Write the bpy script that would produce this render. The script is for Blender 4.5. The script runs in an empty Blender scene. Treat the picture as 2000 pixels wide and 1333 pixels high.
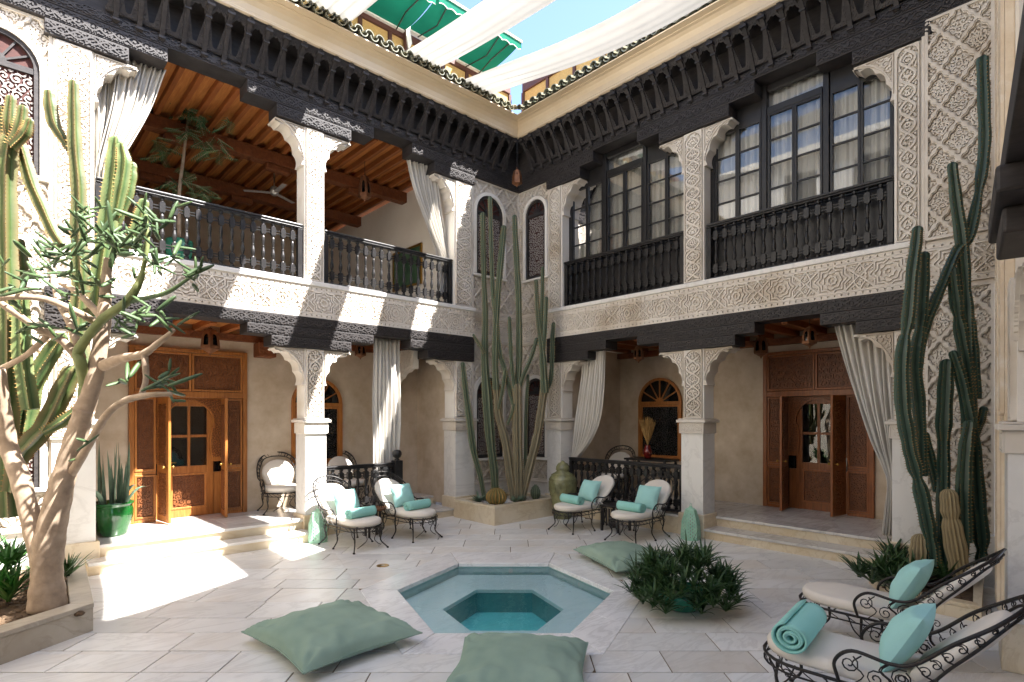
import bpy, math, random
import numpy as np
from mathutils import Vector, Matrix, noise
random.seed(7)
PI = math.pi
S = bpy.context.scene
COL = S.collection
# ---------------------------------------------------------------- camera, world, sun, exposure
EYE = 2.0
ca, sa = math.cos(math.radians(47.2)), math.sin(math.radians(47.2))
FPX = 1103.0
cam_d = bpy.data.cameras.new('camera'); cam = bpy.data.objects.new('camera', cam_d); COL.objects.link(cam)
cam.location = (0, 0, EYE); cam.rotation_euler = (PI/2, 0, -math.radians(42.8))
cam_d.lens = 36.0*FPX/2000.0; cam_d.sensor_width = 36.0; cam_d.shift_y = 145.5/2000.0
cam_d.clip_start = 0.05; cam_d.clip_end = 800
S.camera = cam
SUN = Vector((-0.36, 0.62, -1.0)).normalized()       # the way the light travels
elev = math.asin(-SUN.z); azim = math.atan2(-SUN.x, -SUN.y)   # compass angle of the sun from +Y towards +X
W = bpy.data.worlds.new('World'); S.world = W; W.use_nodes = True
nt = W.node_tree
sky = nt.nodes.new('ShaderNodeTexSky'); sky.sky_type = 'NISHITA'; sky.sun_disc = False
sky.sun_elevation = elev; sky.sun_rotation = azim; sky.air_density = .8; sky.dust_density = 1.2; sky.ozone_density = 1.0; sky.altitude = 500
nt.links.new(sky.outputs[0], nt.nodes['Background'].inputs[0]); nt.nodes['Background'].inputs[1].default_value = 0.056
sd = bpy.data.lights.new('sun', 'SUN'); so = bpy.data.objects.new('sun', sd); COL.objects.link(so)
sd.energy = 2.6; sd.angle = math.radians(0.53); sd.color = (1.0, 0.97, 0.94)
so.rotation_euler = SUN.to_track_quat('-Z', 'Y').to_euler(); so.location = (6, -6, 20)
S.view_settings.view_transform = 'Standard'; S.view_settings.look = 'None'; S.view_settings.gamma = 1.0
S.view_settings.use_curve_mapping = False; S.view_settings.exposure = 3.5
S.render.engine = 'CYCLES'
S.cycles.max_bounces = 10; S.cycles.diffuse_bounces = 6; S.cycles.glossy_bounces = 4; S.cycles.transmission_bounces = 6
S.cycles.transparent_max_bounces = 12; S.cycles.use_denoising = True; S.cycles.sample_clamp_indirect = 6.0
S.cycles.caustics_reflective = False; S.cycles.caustics_refractive = False

# ---------------------------------------------------------------- helpers: materials
def lin(h):
    if not isinstance(h, str): return tuple(h)
    h = h.lstrip('#'); o = []
    for i in (0, 2, 4):
        c = int(h[i:i+2], 16)/255.0
        o.append(c/12.92 if c <= .04045 else ((c+.055)/1.055)**2.4)
    return tuple(o)
MATS = {}
def base_mat(name, rough=.6, spec=.4, metal=0.0):
    m = bpy.data.materials.new(name); m.use_nodes = True
    b = m.node_tree.nodes['Principled BSDF']
    b.inputs['Roughness'].default_value = rough; b.inputs['Metallic'].default_value = metal
    b.inputs['Specular IOR Level'].default_value = spec
    MATS[name] = m
    return m, m.node_tree, b
def mat(name, c1, c2=None, rough=.6, spec=.4, metal=0.0, scale=6.0, detail=4.0, stretch=(1, 1, 1), bump=0.0, bscale=60.0, rnd=0.0, bdist=.01, contrast=(.3, .7), dirt=None):
    """two-tone noise colour, per-object brightness shift, fine bump"""
    m, t, b = base_mat(name, rough, spec, metal)
    N = t.nodes.new; Lk = t.links.new
    tc = N('ShaderNodeTexCoord'); mp = N('ShaderNodeMapping'); mp.inputs['Scale'].default_value = stretch
    Lk(tc.outputs['Object'], mp.inputs['Vector'])
    n = N('ShaderNodeTexNoise'); n.inputs['Scale'].default_value = scale; n.inputs['Detail'].default_value = detail; n.inputs['Roughness'].default_value = .6
    r = N('ShaderNodeValToRGB'); r.color_ramp.elements[0].position = contrast[0]; r.color_ramp.elements[1].position = contrast[1]
    c1 = lin(c1); c2 = lin(c2) if c2 else c1
    r.color_ramp.elements[0].color = (*c1, 1); r.color_ramp.elements[1].color = (*c2, 1)
    vec = mp.outputs['Vector']
    oi = N('ShaderNodeObjectInfo')
    if rnd:
        ad = N('ShaderNodeVectorMath'); ad.operation = 'ADD'
        sc = N('ShaderNodeVectorMath'); sc.operation = 'SCALE'; sc.inputs[0].default_value = (37, 53, 71); Lk(oi.outputs['Random'], sc.inputs['Scale'])
        Lk(vec, ad.inputs[0]); Lk(sc.outputs[0], ad.inputs[1]); vec = ad.outputs[0]
    Lk(vec, n.inputs['Vector']); Lk(n.outputs['Fac'], r.inputs['Fac'])
    out = r.outputs['Color']
    if rnd:
        mr = N('ShaderNodeMapRange'); mr.inputs['To Min'].default_value = 1-rnd; mr.inputs['To Max'].default_value = 1+rnd
        Lk(oi.outputs['Random'], mr.inputs['Value'])
        mx = N('ShaderNodeMix'); mx.data_type = 'RGBA'; mx.blend_type = 'MULTIPLY'; mx.inputs['Factor'].default_value = 1
        Lk(out, mx.inputs['A']); Lk(mr.outputs['Result'], mx.inputs['B']); out = mx.outputs['Result']
    if dirt:
        dn = N('ShaderNodeTexNoise'); dn.inputs['Scale'].default_value = dirt[1]; dn.inputs['Detail'].default_value = 6; Lk(vec, dn.inputs['Vector'])
        dr = N('ShaderNodeValToRGB'); dr.color_ramp.elements[0].position = dirt[2]; dr.color_ramp.elements[1].position = dirt[2]+.22
        Lk(dn.outputs['Fac'], dr.inputs['Fac'])
        mx = N('ShaderNodeMix'); mx.data_type = 'RGBA'; Lk(dr.outputs['Color'], mx.inputs['Factor']); Lk(out, mx.inputs['A']); mx.inputs['B'].default_value = (*lin(dirt[0]), 1); out = mx.outputs['Result']
    Lk(out, b.inputs['Base Color'])
    if bump:
        bn = N('ShaderNodeTexNoise'); bn.inputs['Scale'].default_value = bscale; bn.inputs['Detail'].default_value = 5; Lk(vec, bn.inputs['Vector'])
        bp = N('ShaderNodeBump'); bp.inputs['Strength'].default_value = bump; bp.inputs['Distance'].default_value = bdist
        Lk(bn.outputs['Fac'], bp.inputs['Height']); Lk(bp.outputs['Normal'], b.inputs['Normal'])
    return m
def wood(name, c1, c2, rough=.45, axis=2, scale=5.0, rnd=.12, spec=.4):
    st = [9, 9, 9]; st[axis] = .7
    return mat(name, c1, c2, rough=rough, spec=spec, scale=scale, detail=6, stretch=st, bump=.25, bscale=14, rnd=rnd, bdist=.004, contrast=(.32, .68))
def marble(name, c1, c2, vein, rough=.2, rnd=.05, vscale=1.6, stain=None, spec=.5, cont=(.25, .75), bump=.05):
    m, t, b = base_mat(name, rough, spec)
    N = t.nodes.new; Lk = t.links.new
    tc = N('ShaderNodeTexCoord'); oi = N('ShaderNodeObjectInfo')
    sc = N('ShaderNodeVectorMath'); sc.operation = 'SCALE'; sc.inputs[0].default_value = (37, 53, 71); Lk(oi.outputs['Random'], sc.inputs['Scale'])
    ad = N('ShaderNodeVectorMath'); ad.operation = 'ADD'; Lk(tc.outputs['Object'], ad.inputs[0]); Lk(sc.outputs[0], ad.inputs[1])
    n1 = N('ShaderNodeTexNoise'); n1.inputs['Scale'].default_value = vscale; n1.inputs['Detail'].default_value = 7; n1.inputs['Roughness'].default_value = .65; Lk(ad.outputs[0], n1.inputs['Vector'])
    r1 = N('ShaderNodeValToRGB'); r1.color_ramp.elements[0].position = cont[0]; r1.color_ramp.elements[1].position = cont[1]
    r1.color_ramp.elements[0].color = (*lin(c1), 1); r1.color_ramp.elements[1].color = (*lin(c2), 1); Lk(n1.outputs['Fac'], r1.inputs['Fac'])
    # veins: narrow band of a stretched, warped noise
    mp = N('ShaderNodeMapping'); mp.inputs['Rotation'].default_value = (0, 0, .9); mp.inputs['Scale'].default_value = (vscale*.55, vscale*2.0, vscale*1.4); Lk(ad.outputs[0], mp.inputs['Vector'])
    n2 = N('ShaderNodeTexNoise'); n2.inputs['Scale'].default_value = 1.0; n2.inputs['Detail'].default_value = 8; n2.inputs['Roughness'].default_value = .62; n2.inputs['Distortion'].default_value = .9; Lk(mp.outputs[0], n2.inputs['Vector'])
    r2 = N('ShaderNodeValToRGB'); e = r2.color_ramp.elements; e[0].position = .455; e[0].color = (0, 0, 0, 1); e[1].position = .5; e[1].color = (1, 1, 1, 1)
    e2 = e.new(.535); e2.color = (0, 0, 0, 1); Lk(n2.outputs['Fac'], r2.inputs['Fac'])
    ml = N('ShaderNodeMath'); ml.operation = 'MULTIPLY'; ml.inputs[1].default_value = .32; Lk(r2.outputs['Color'], ml.inputs[0])
    mx = N('ShaderNodeMix'); mx.data_type = 'RGBA'; Lk(ml.outputs[0], mx.inputs['Factor']); Lk(r1.outputs['Color'], mx.inputs['A']); mx.inputs['B'].default_value = (*lin(vein), 1)
    out = mx.outputs['Result']
    if stain:
        n3 = N('ShaderNodeTexNoise'); n3.inputs['Scale'].default_value = .9; n3.inputs['Detail'].default_value = 5; Lk(ad.outputs[0], n3.inputs['Vector'])
        r3 = N('ShaderNodeValToRGB'); r3.color_ramp.elements[0].position = .48; r3.color_ramp.elements[1].position = .72; Lk(n3.outputs['Fac'], r3.inputs['Fac'])
        ms = N('ShaderNodeMath'); ms.operation = 'MULTIPLY'; ms.inputs[1].default_value = .6; Lk(r3.outputs['Color'], ms.inputs[0])
        m3 = N('ShaderNodeMix'); m3.data_type = 'RGBA'; Lk(ms.outputs[0], m3.inputs['Factor']); Lk(out, m3.inputs['A']); m3.inputs['B'].default_value = (*lin(stain), 1); out = m3.outputs['Result']
    mr = N('ShaderNodeMapRange'); mr.inputs['To Min'].default_value = 1-rnd; mr.inputs['To Max'].default_value = 1+rnd; Lk(oi.outputs['Random'], mr.inputs['Value'])
    m4 = N('ShaderNodeMix'); m4.data_type = 'RGBA'; m4.blend_type = 'MULTIPLY'; m4.inputs['Factor'].default_value = 1; Lk(out, m4.inputs['A']); Lk(mr.outputs['Result'], m4.inputs['B'])
    Lk(m4.outputs['Result'], b.inputs['Base Color'])
    rr = N('ShaderNodeMapRange'); rr.inputs['To Min'].default_value = rough*.75; rr.inputs['To Max'].default_value = rough*1.5; Lk(n1.outputs['Fac'], rr.inputs['Value']); Lk(rr.outputs['Result'], b.inputs['Roughness'])
    bp = N('ShaderNodeBump'); bp.inputs['Strength'].default_value = bump; bp.inputs['Distance'].default_value = .01; Lk(n2.outputs['Fac'], bp.inputs['Height']); Lk(bp.outputs['Normal'], b.inputs['Normal'])
    return m
def cloth(name, c, trans=.3, weave=900, c2=None, rough=.9, bstr=.12):
    m, t, b = base_mat(name, rough, .15)
    N = t.nodes.new; Lk = t.links.new
    tc = N('ShaderNodeTexCoord'); n = N('ShaderNodeTexNoise'); n.inputs['Scale'].default_value = 2.2; n.inputs['Detail'].default_value = 4; Lk(tc.outputs['Object'], n.inputs['Vector'])
    r = N('ShaderNodeValToRGB'); r.color_ramp.elements[0].position = .3; r.color_ramp.elements[1].position = .7
    r.color_ramp.elements[0].color = (*lin(c), 1); r.color_ramp.elements[1].color = (*lin(c2 or c), 1); Lk(n.outputs['Fac'], r.inputs['Fac']); Lk(r.outputs['Color'], b.inputs['Base Color'])
    w = N('ShaderNodeTexNoise'); w.inputs['Scale'].default_value = weave; w.inputs['Detail'].default_value = 2; Lk(tc.outputs['Object'], w.inputs['Vector'])
    bp = N('ShaderNodeBump'); bp.inputs['Strength'].default_value = bstr; bp.inputs['Distance'].default_value = .004; Lk(w.outputs['Fac'], bp.inputs['Height']); Lk(bp.outputs['Normal'], b.inputs['Normal'])
    if trans:
        tr = N('ShaderNodeBsdfTranslucent'); Lk(r.outputs['Color'], tr.inputs['Color'])
        ms = N('ShaderNodeMixShader'); ms.inputs[0].default_value = trans; Lk(b.outputs[0], ms.inputs[1]); Lk(tr.outputs[0], ms.inputs[2])
        Lk(ms.outputs[0], t.nodes['Material Output'].inputs['Surface'])
    return m
def glass(name, tint=(.9, .93, .93), ior=1.5, rough=.0, bump=0, boost=0.0):
    m = bpy.data.materials.new(name); m.use_nodes = True; t = m.node_tree; t.nodes.clear(); MATS[name] = m
    N = t.nodes.new; Lk = t.links.new
    o = N('ShaderNodeOutputMaterial'); tr = N('ShaderNodeBsdfTransparent'); tr.inputs[0].default_value = (*tint, 1)
    g = N('ShaderNodeBsdfGlossy'); g.inputs['Roughness'].default_value = rough; f = N('ShaderNodeFresnel'); f.inputs['IOR'].default_value = ior
    ms = N('ShaderNodeMixShader')
    fac = f.outputs[0]
    if boost:
        a = N('ShaderNodeMath'); a.operation = 'ADD'; a.inputs[1].default_value = boost; a.use_clamp = True; Lk(fac, a.inputs[0]); fac = a.outputs[0]
    Lk(fac, ms.inputs[0]); Lk(tr.outputs[0], ms.inputs[1]); Lk(g.outputs[0], ms.inputs[2]); Lk(ms.outputs[0], o.inputs['Surface'])
    if bump:
        tc = N('ShaderNodeTexCoord'); n = N('ShaderNodeTexNoise'); n.inputs['Scale'].default_value = bump; n.inputs['Detail'].default_value = 2; Lk(tc.outputs['Object'], n.inputs['Vector'])
        bp = N('ShaderNodeBump'); bp.inputs['Strength'].default_value = .25; bp.inputs['Distance'].default_value = .02; Lk(n.outputs['Fac'], bp.inputs['Height'])
        Lk(bp.outputs['Normal'], g.inputs['Normal']); Lk(bp.outputs['Normal'], f.inputs['Normal'])
    return m
def plant(name, c1, c2, ridge=None, rough=.5, scale=8, spec=.35, trans=.0):
    m = mat(name, c1, c2, rough=rough, spec=spec, scale=scale, rnd=.1, bump=.15, bscale=50)
    t = m.node_tree; b = t.nodes['Principled BSDF']
    if ridge:
        at = t.nodes.new('ShaderNodeAttribute'); at.attribute_name = 'ridge'
        src = b.inputs['Base Color'].links[0].from_socket
        mx = t.nodes.new('ShaderNodeMix'); mx.data_type = 'RGBA'; t.links.new(at.outputs['Fac'], mx.inputs['Factor']); t.links.new(src, mx.inputs['A']); mx.inputs['B'].default_value = (*lin(ridge), 1)
        t.links.new(mx.outputs['Result'], b.inputs['Base Color'])
    return m

mat('stucco', '#cbc2b6', '#dbd4c9', rough=.85, spec=.2, scale=1.3, detail=5, bump=.2, bscale=90, bdist=.006, dirt=('#b0a08a', 1.1, .53))
mat('stucco_white', '#dcd6cc', '#e8e4dc', rough=.8, spec=.25, scale=1.5, bump=.1, bscale=60, dirt=('#c9bda8', 1.2, .6))
mat('stucco_weathered', '#cbb699', '#e3d5c0', rough=.9, spec=.2, scale=3, bump=.3, bscale=70, dirt=('#e9e4da', 5, .55))
mat('plaster', '#b09d84', '#cebfab', rough=.5, spec=.35, scale=2.6, detail=6, bump=.12, bscale=7, bdist=.02, dirt=('#a8937a', .9, .6))
mat('plaster_cove', '#c9b596', '#d3c0a2', rough=.4, spec=.4, scale=2, bump=.05, bscale=10)
mat('plaster_pale', '#d8cfc0', '#e2dacd', rough=.7, scale=1.2, bump=.1, bscale=12)
marble('marble_floor', '#d3d1cc', '#e8e7e4', '#aaa7a2', rough=.3, rnd=.09, stain='#d0c4b4', vscale=1.5)
marble('marble_terrace', '#bcb8b2', '#d5d1cb', '#87827c', rough=.2, rnd=.05, vscale=1.3)
marble('marble_step', '#c9b796', '#ddd2bd', '#a8906a', rough=.3, rnd=.05, stain='#b59a72')
marble('marble_pillar', '#d3d0ca', '#e2dfda', '#b3afa9', rough=.3, rnd=.03, vscale=1.2)
marble('marble_coping', '#dcdad8', '#efeeed', '#a3a09e', rough=.22, rnd=.04, vscale=2.4)
marble('marble_planter', '#a59a89', '#c0b6a6', '#7f715f', rough=.4, rnd=.04, stain='#8a7a64', vscale=2)
marble('marble_pool', '#dff2f0', '#eef9f7', '#c6e2e0', rough=.3, rnd=.03, vscale=1.8)
marble('marble_pool_wall', '#93b5b2', '#a9c7c3', '#7fa09e', rough=.3, rnd=.03, vscale=1.8)
marble('pool_deep_wall', '#4c9296', '#60a6a8', '#3f8085', rough=.3, vscale=2)
marble('pool_deep_floor', '#62cbcd', '#7fdcdc', '#53b8bc', rough=.3, vscale=2)
mat('grout', '#645240', '#7a6753', rough=.9, scale=20)
mat('black_wood', '#2a2727', '#3d3938', rough=.55, spec=.3, scale=7, stretch=(1, 1, 4), bump=.25, bscale=35, bdist=.006, rnd=.1)
mat('black_gloss', '#1c1b1b', '#272525', rough=.36, spec=.35, scale=9, bump=.06, bscale=30, rnd=.06)
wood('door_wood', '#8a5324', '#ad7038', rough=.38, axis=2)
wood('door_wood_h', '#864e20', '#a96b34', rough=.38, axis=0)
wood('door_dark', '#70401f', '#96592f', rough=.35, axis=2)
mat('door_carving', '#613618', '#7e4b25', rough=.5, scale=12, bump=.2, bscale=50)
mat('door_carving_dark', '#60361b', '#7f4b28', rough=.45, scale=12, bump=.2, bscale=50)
wood('cedar', '#a8652f', '#c88546', rough=.55, axis=1)
wood('cedar_joist', '#7c441f', '#965729', rough=.55, axis=1)
mat('cedar_carved', '#65361a', '#7f4824', rough=.6, scale=14, bump=.8, bscale=28, bdist=.03)
wood('brown_paint', '#4a2d26', '#593830', rough=.55, axis=0)
mat('straw', '#b08a50', '#d6b274', rough=.85, scale=30, stretch=(1, 1, 6), bump=.6, bscale=60)
cloth('curtain', '#dcd8d0', trans=.25, c2='#d2cdc4', weave=500)
cloth('sail', '#e4e1da', trans=.10, c2='#dedad2', weave=300)
cloth('awning', '#0f5a47', trans=.08, c2='#12654f', weave=300)
cloth('cushion', '#d8d0c4', trans=0, c2='#e2dbd0', weave=420, bstr=.3)
cloth('mint', '#9ccfc9', trans=0, c2='#abd9d3', weave=260, bstr=.35)
cloth('mint_towel', '#8cc7bd', trans=0, c2='#9bd2c8', weave=140, bstr=.8)
cloth('sage', '#7f9586', trans=0, c2='#95a998', weave=600)
mat('iron', '#211f1e', '#332e2b', rough=.45, spec=.5, metal=.35, scale=30, bump=.2, bscale=80)
mat('iron_grey', '#8d8580', '#aaa39c', rough=.6, spec=.3, metal=.1, scale=30)
mat('brass', '#9b7a3c', '#b58f4a', rough=.3, metal=.9, scale=12)
mat('steel', '#b9b6b0', '#cfccc6', rough=.3, metal=.8, scale=12)
mat('bronze_lantern', '#6a4630', '#8a5f42', rough=.45, metal=.5, scale=12, bump=.3, bscale=60)
mat('mint_metal', '#8fbfa6', '#a5cdb4', rough=.5, spec=.4, scale=20, bump=.1, bscale=60, dirt=('#c3d6c2', 9, .6))
mat('green_glaze', '#0d3c17', '#165320', rough=.12, spec=.6, scale=5, bump=.1, bscale=12)
mat('teal_glaze', '#2a6f58', '#378067', rough=.15, spec=.6, scale=5)
mat('tile_glaze', '#5f6154', '#85806a', rough=.2, spec=.6, scale=9, rnd=.2, bump=.15, bscale=40)
mat('urn_glaze', '#6a6a49', '#8a8a64', rough=.22, spec=.5, scale=7, dirt=('#52543b', 6, .52), bump=.1, bscale=30)
mat('red_glaze', '#5a1612', '#7a211a', rough=.18, spec=.6, scale=8)
mat('dark_pane', '#0c0d0d', '#141414', rough=.06, spec=.6, scale=2)
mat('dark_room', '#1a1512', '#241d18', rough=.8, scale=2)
mat('red_screen', '#3a1a15', '#4c241c', rough=.7, scale=20)
glass('window_glass', tint=(.95, .96, .96), ior=1.45, boost=.02)
glass('water', tint=(.90, .985, .98), ior=1.33, bump=7.0)
mat('soil', '#4a3a2b', '#6b5742', rough=.95, scale=20, bump=.6, bscale=60)
mat('pebble', '#c9c2b6', '#e6e1d8', rough=.8, scale=20, rnd=.15)
plant('cactus', '#203024', '#324130', ridge='#66705a', rough=.5)
plant('cactus_woody', '#4d4c3b', '#67624e', ridge='#857b64', rough=.7)
plant('cactus_dark', '#122620', '#1d372e', ridge='#465a4b', rough=.38)
plant('cactus_light', '#2c421c', '#415628', ridge='#6b5f40', rough=.5)
plant('cactus_mid', '#324a2a', '#465f34', ridge='#6f7448', rough=.5)
plant('cactus_hairy', '#665a43', '#7d6f54', ridge='#a39370', rough=.8)
plant('cactus_gold', '#3f4226', '#545a30', ridge='#94713c', rough=.7)
plant('bark', '#8d7a67', '#b09b85', rough=.85, scale=10)
plant('limb_green', '#5f6a40', '#848a58', rough=.6, scale=6)
plant('pad', '#2f422a', '#4c5f3a', rough=.5, scale=4)
plant('leaf_dark', '#2a4122', '#466238', rough=.4, scale=3)
plant('leaf_mid', '#2f5a2a', '#4b7a3a', rough=.4, scale=3)
plant('leaf_grey', '#4c6050', '#6c7f66', rough=.45, scale=9)
plant('leaf_tree', '#2d4f30', '#476f42', rough=.5, scale=3)
mat('dry_grass', '#8a6a3c', '#b48f58', rough=.9, scale=12)
mat('painting', '#1c3a2a', '#4d6a4c', rough=.5, scale=4)
mat('dark_bench', '#2e4a46', '#3b5a55', rough=.7, scale=4)

# ---------------------------------------------------------------- helpers: meshes and objects
class MB:
    def __init__(s): s.v = []; s.f = []; s.r = None
    def add(s, vs, fs):
        o = len(s.v); s.v.extend(vs); s.f.extend([tuple(i+o for i in f) for f in fs]); return s
    def box(s, a, b, T=None):
        (x0, y0, z0), (x1, y1, z1) = a, b
        vs = [(x0, y0, z0), (x1, y0, z0), (x1, y1, z0), (x0, y1, z0), (x0, y0, z1), (x1, y0, z1), (x1, y1, z1), (x0, y1, z1)]
        if T: vs = [T(*p) for p in vs]
        return s.add(vs, [(3, 2, 1, 0), (4, 5, 6, 7), (0, 1, 5, 4), (1, 2, 6, 5), (2, 3, 7, 6), (3, 0, 4, 7)])
    def prism(s, pts, z0, z1, T=None):
        n = len(pts); T = T or (lambda x, y, z: (x, y, z))
        vs = [T(x, y, z0) for x, y in pts]+[T(x, y, z1) for x, y in pts]
        return s.add(vs, [tuple(range(n-1, -1, -1)), tuple(range(n, 2*n))]+[(i, (i+1) % n, n+(i+1) % n, n+i) for i in range(n)])
    def ring(s, outer, inner, z0, z1, T, closed=True):
        n = len(outer)
        vs = [T(x, y, z0) for x, y in outer]+[T(x, y, z0) for x, y in inner]+[T(x, y, z1) for x, y in outer]+[T(x, y, z1) for x, y in inner]
        fs = []
        for i in range(n if closed else n-1):
            j = (i+1) % n
            fs += [(i, j, n+j, n+i), (2*n+i, 3*n+i, 3*n+j, 2*n+j), (i, 2*n+i, 2*n+j, j), (n+i, n+j, 3*n+j, 3*n+i)]
        return s.add(vs, fs)
    def tube(s, pts, rad, n=6, cap=True, ribs=0, rib=.25, phase=0.0, flat=1.0):
        pts = [Vector(p) for p in pts]; m = len(pts)
        if not isinstance(rad, (list, tuple)): rad = [rad]*m
        base = len(s.v); nn = ribs*2 if ribs else n
        t0 = (pts[1]-pts[0]).normalized(); a = t0.orthogonal().normalized()
        for i, p in enumerate(pts):
            t = (pts[min(i+1, m-1)]-pts[max(i-1, 0)]).normalized()
            a = (a-t*a.dot(t)).normalized(); b = t.cross(a)
            for k in range(nn):
                q = 2*PI*k/nn+phase; r = rad[i]*((1+rib*.4) if k % 2 == 0 else (1-rib)) if ribs else rad[i]
                s.v.append(tuple(p+a*math.cos(q)*r+b*math.sin(q)*r*flat))
                if s.r is not None: s.r.append(1.0 if (ribs and k % 2 == 0) else 0.0)
        for i in range(m-1):
            for k in range(nn):
                k2 = (k+1) % nn; s.f.append((base+i*nn+k, base+i*nn+k2, base+(i+1)*nn+k2, base+(i+1)*nn+k))
        if cap:
            s.f.append(tuple(base+k for k in range(nn-1, -1, -1))); s.f.append(tuple(base+(m-1)*nn+k for k in range(nn)))
        return s
    def lathe(s, prof, n=16, c=(0, 0, 0), ph=0.0, T=None):
        base = len(s.v); m = len(prof)
        for r, z in prof:
            for k in range(n):
                q = 2*PI*k/n+ph; p = (c[0]+r*math.cos(q), c[1]+r*math.sin(q), c[2]+z); s.v.append(T(*p) if T else p)
        for i in range(m-1):
            for k in range(n):
                k2 = (k+1) % n; s.f.append((base+i*n+k, base+i*n+k2, base+(i+1)*n+k2, base+(i+1)*n+k))
        if prof[0][0] > 1e-4: s.f.append(tuple(base+k for k in range(n-1, -1, -1)))
        if prof[-1][0] > 1e-4: s.f.append(tuple(base+(m-1)*n+k for k in range(n)))
        return s
    def grid(s, fn, nu, nv, cu=False):
        base = len(s.v)
        for j in range(nv+1):
            for i in range(nu if cu else nu+1): s.v.append(tuple(fn(i/nu, j/nv)))
        w = nu if cu else nu+1
        for j in range(nv):
            for i in range(nu):
                i2 = (i+1) % w; s.f.append((base+j*w+i, base+j*w+i2, base+(j+1)*w+i2, base+(j+1)*w+i))
        return s
    def bar(s, p, q, w, h=None):
        """square bar from p to q"""
        p = Vector(p); q = Vector(q); t = (q-p).normalized(); a = t.cross(Vector((0, 0, 1)))
        if a.length < 1e-3: a = Vector((1, 0, 0))
        a.normalize(); b = t.cross(a); h = h or w
        vs = [tuple(e+a*w/2*i+b*h/2*j) for e in (p, q) for i, j in ((-1, -1), (1, -1), (1, 1), (-1, 1))]
        return s.add(vs, [(3, 2, 1, 0), (4, 5, 6, 7), (0, 1, 5, 4), (1, 2, 6, 5), (2, 3, 7, 6), (3, 0, 4, 7)])
    def relief(s, fn, x0, x1, y0, y1, cell, T, h=.02, h0=0.0):
        """raised carving: marching squares of fn > 0 over a rectangle, with side walls; T(x, y, height)"""
        nx = max(2, round((x1-x0)/cell)); ny = max(2, round((y1-y0)/cell))
        xs = np.linspace(x0, x1, nx+1); ys = np.linspace(y0, y1, ny+1)
        X, Y = np.meshgrid(xs, ys); V = np.asarray(fn(X, Y), dtype=float)
        V[0, :] = np.minimum(V[0, :], -.001); V[-1, :] = np.minimum(V[-1, :], -.001); V[:, 0] = np.minimum(V[:, 0], -.001); V[:, -1] = np.minimum(V[:, -1], -.001)
        I = V > 0; cnt = I[:-1, :-1].astype(int)+I[1:, :-1]+I[:-1, 1:]+I[1:, 1:]
        v = s.v; f = s.f
        for j in range(ny):
            i = 0; row = cnt[j]
            while i < nx:
                c = row[i]
                if c == 0: i += 1; continue
                if c == 4:
                    k = i
                    while k < nx and row[k] == 4: k += 1
                    b = len(v); v.extend((T(xs[i], ys[j], h), T(xs[k], ys[j], h), T(xs[k], ys[j+1], h), T(xs[i], ys[j+1], h))); f.append((b, b+1, b+2, b+3)); i = k; continue
                cs = ((xs[i], ys[j], V[j, i]), (xs[i+1], ys[j], V[j, i+1]), (xs[i+1], ys[j+1], V[j+1, i+1]), (xs[i], ys[j+1], V[j+1, i]))
                poly = []; cross = []
                for q in range(4):
                    ax, ay, av = cs[q]; bx_, by_, bv = cs[(q+1) % 4]
                    if av > 0: poly.append((ax, ay))
                    if (av > 0) != (bv > 0):
                        t = av/(av-bv); p = (ax+(bx_-ax)*t, ay+(by_-ay)*t); poly.append(p); cross.append((p, av > 0))
                b = len(v); v.extend(T(px, py, h) for px, py in poly); f.append(tuple(range(b, b+len(poly))))
                m = len(cross)
                for q in range(m):
                    if cross[q][1]:
                        p = cross[q][0]; r = cross[(q+1) % m][0]; b = len(v)
                        v.extend((T(p[0], p[1], h), T(p[0], p[1], h0), T(r[0], r[1], h0), T(r[0], r[1], h))); f.append((b, b+1, b+2, b+3))
                i += 1
        return s
def mk(name, mb, m, parent=None, smooth=False, bevel=0.0, fixn=False, label=None, kind=None, sub=0):
    me = bpy.data.meshes.new(name); me.from_pydata(mb.v, [], mb.f)
    if mb.r is not None and len(mb.r) == len(mb.v):
        at = me.attributes.new('ridge', 'FLOAT', 'POINT'); at.data.foreach_set('value', mb.r)
    if smooth: me.polygons.foreach_set('use_smooth', [True]*len(me.polygons))
    me.materials.append(MATS[m]); me.update()
    if fixn:
        import bmesh
        bm = bmesh.new(); bm.from_mesh(me); bmesh.ops.recalc_face_normals(bm, faces=bm.faces); bm.to_mesh(me); bm.free()
    return link(name, me, parent, bevel=bevel, label=label, kind=kind, sub=sub)
def link(name, me, parent=None, loc=None, rot=None, bevel=0.0, label=None, kind=None, sub=0):
    o = bpy.data.objects.new(name, me); COL.objects.link(o)
    if parent is not None:
        o.parent = parent
        if parent.get('_w'): o.matrix_parent_inverse = Matrix.Translation(-parent.location)
    if loc: o.location = loc
    if rot is not None: o.rotation_euler = (0, 0, rot)
    if bevel:
        b = o.modifiers.new('bevel', 'BEVEL'); b.width = bevel; b.segments = 2; b.limit_method = 'ANGLE'
    if sub:
        b = o.modifiers.new('sub', 'SUBSURF'); b.levels = sub; b.render_levels = sub
    if label: o['label'] = label
    if kind: o['kind'] = kind
    return o
def tag(o, label, cat, group=None, kind=None):
    o['label'] = label
    if cat: o['category'] = cat
    if group: o['group'] = group
    if kind: o['kind'] = kind
    return o
def thing(name, label, cat, loc=(0, 0, 0), rot=0.0, group=None, world=False):
    """an Empty at the thing's base; world=True when its parts are built in world coordinates"""
    o = bpy.data.objects.new(name, None); COL.objects.link(o); o.empty_display_size = .1
    o.location = loc; o.rotation_euler = (0, 0, rot)
    if world: WORLD.append(o); o['_w'] = 1
    return tag(o, label, cat, group)
WORLD = []
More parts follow.
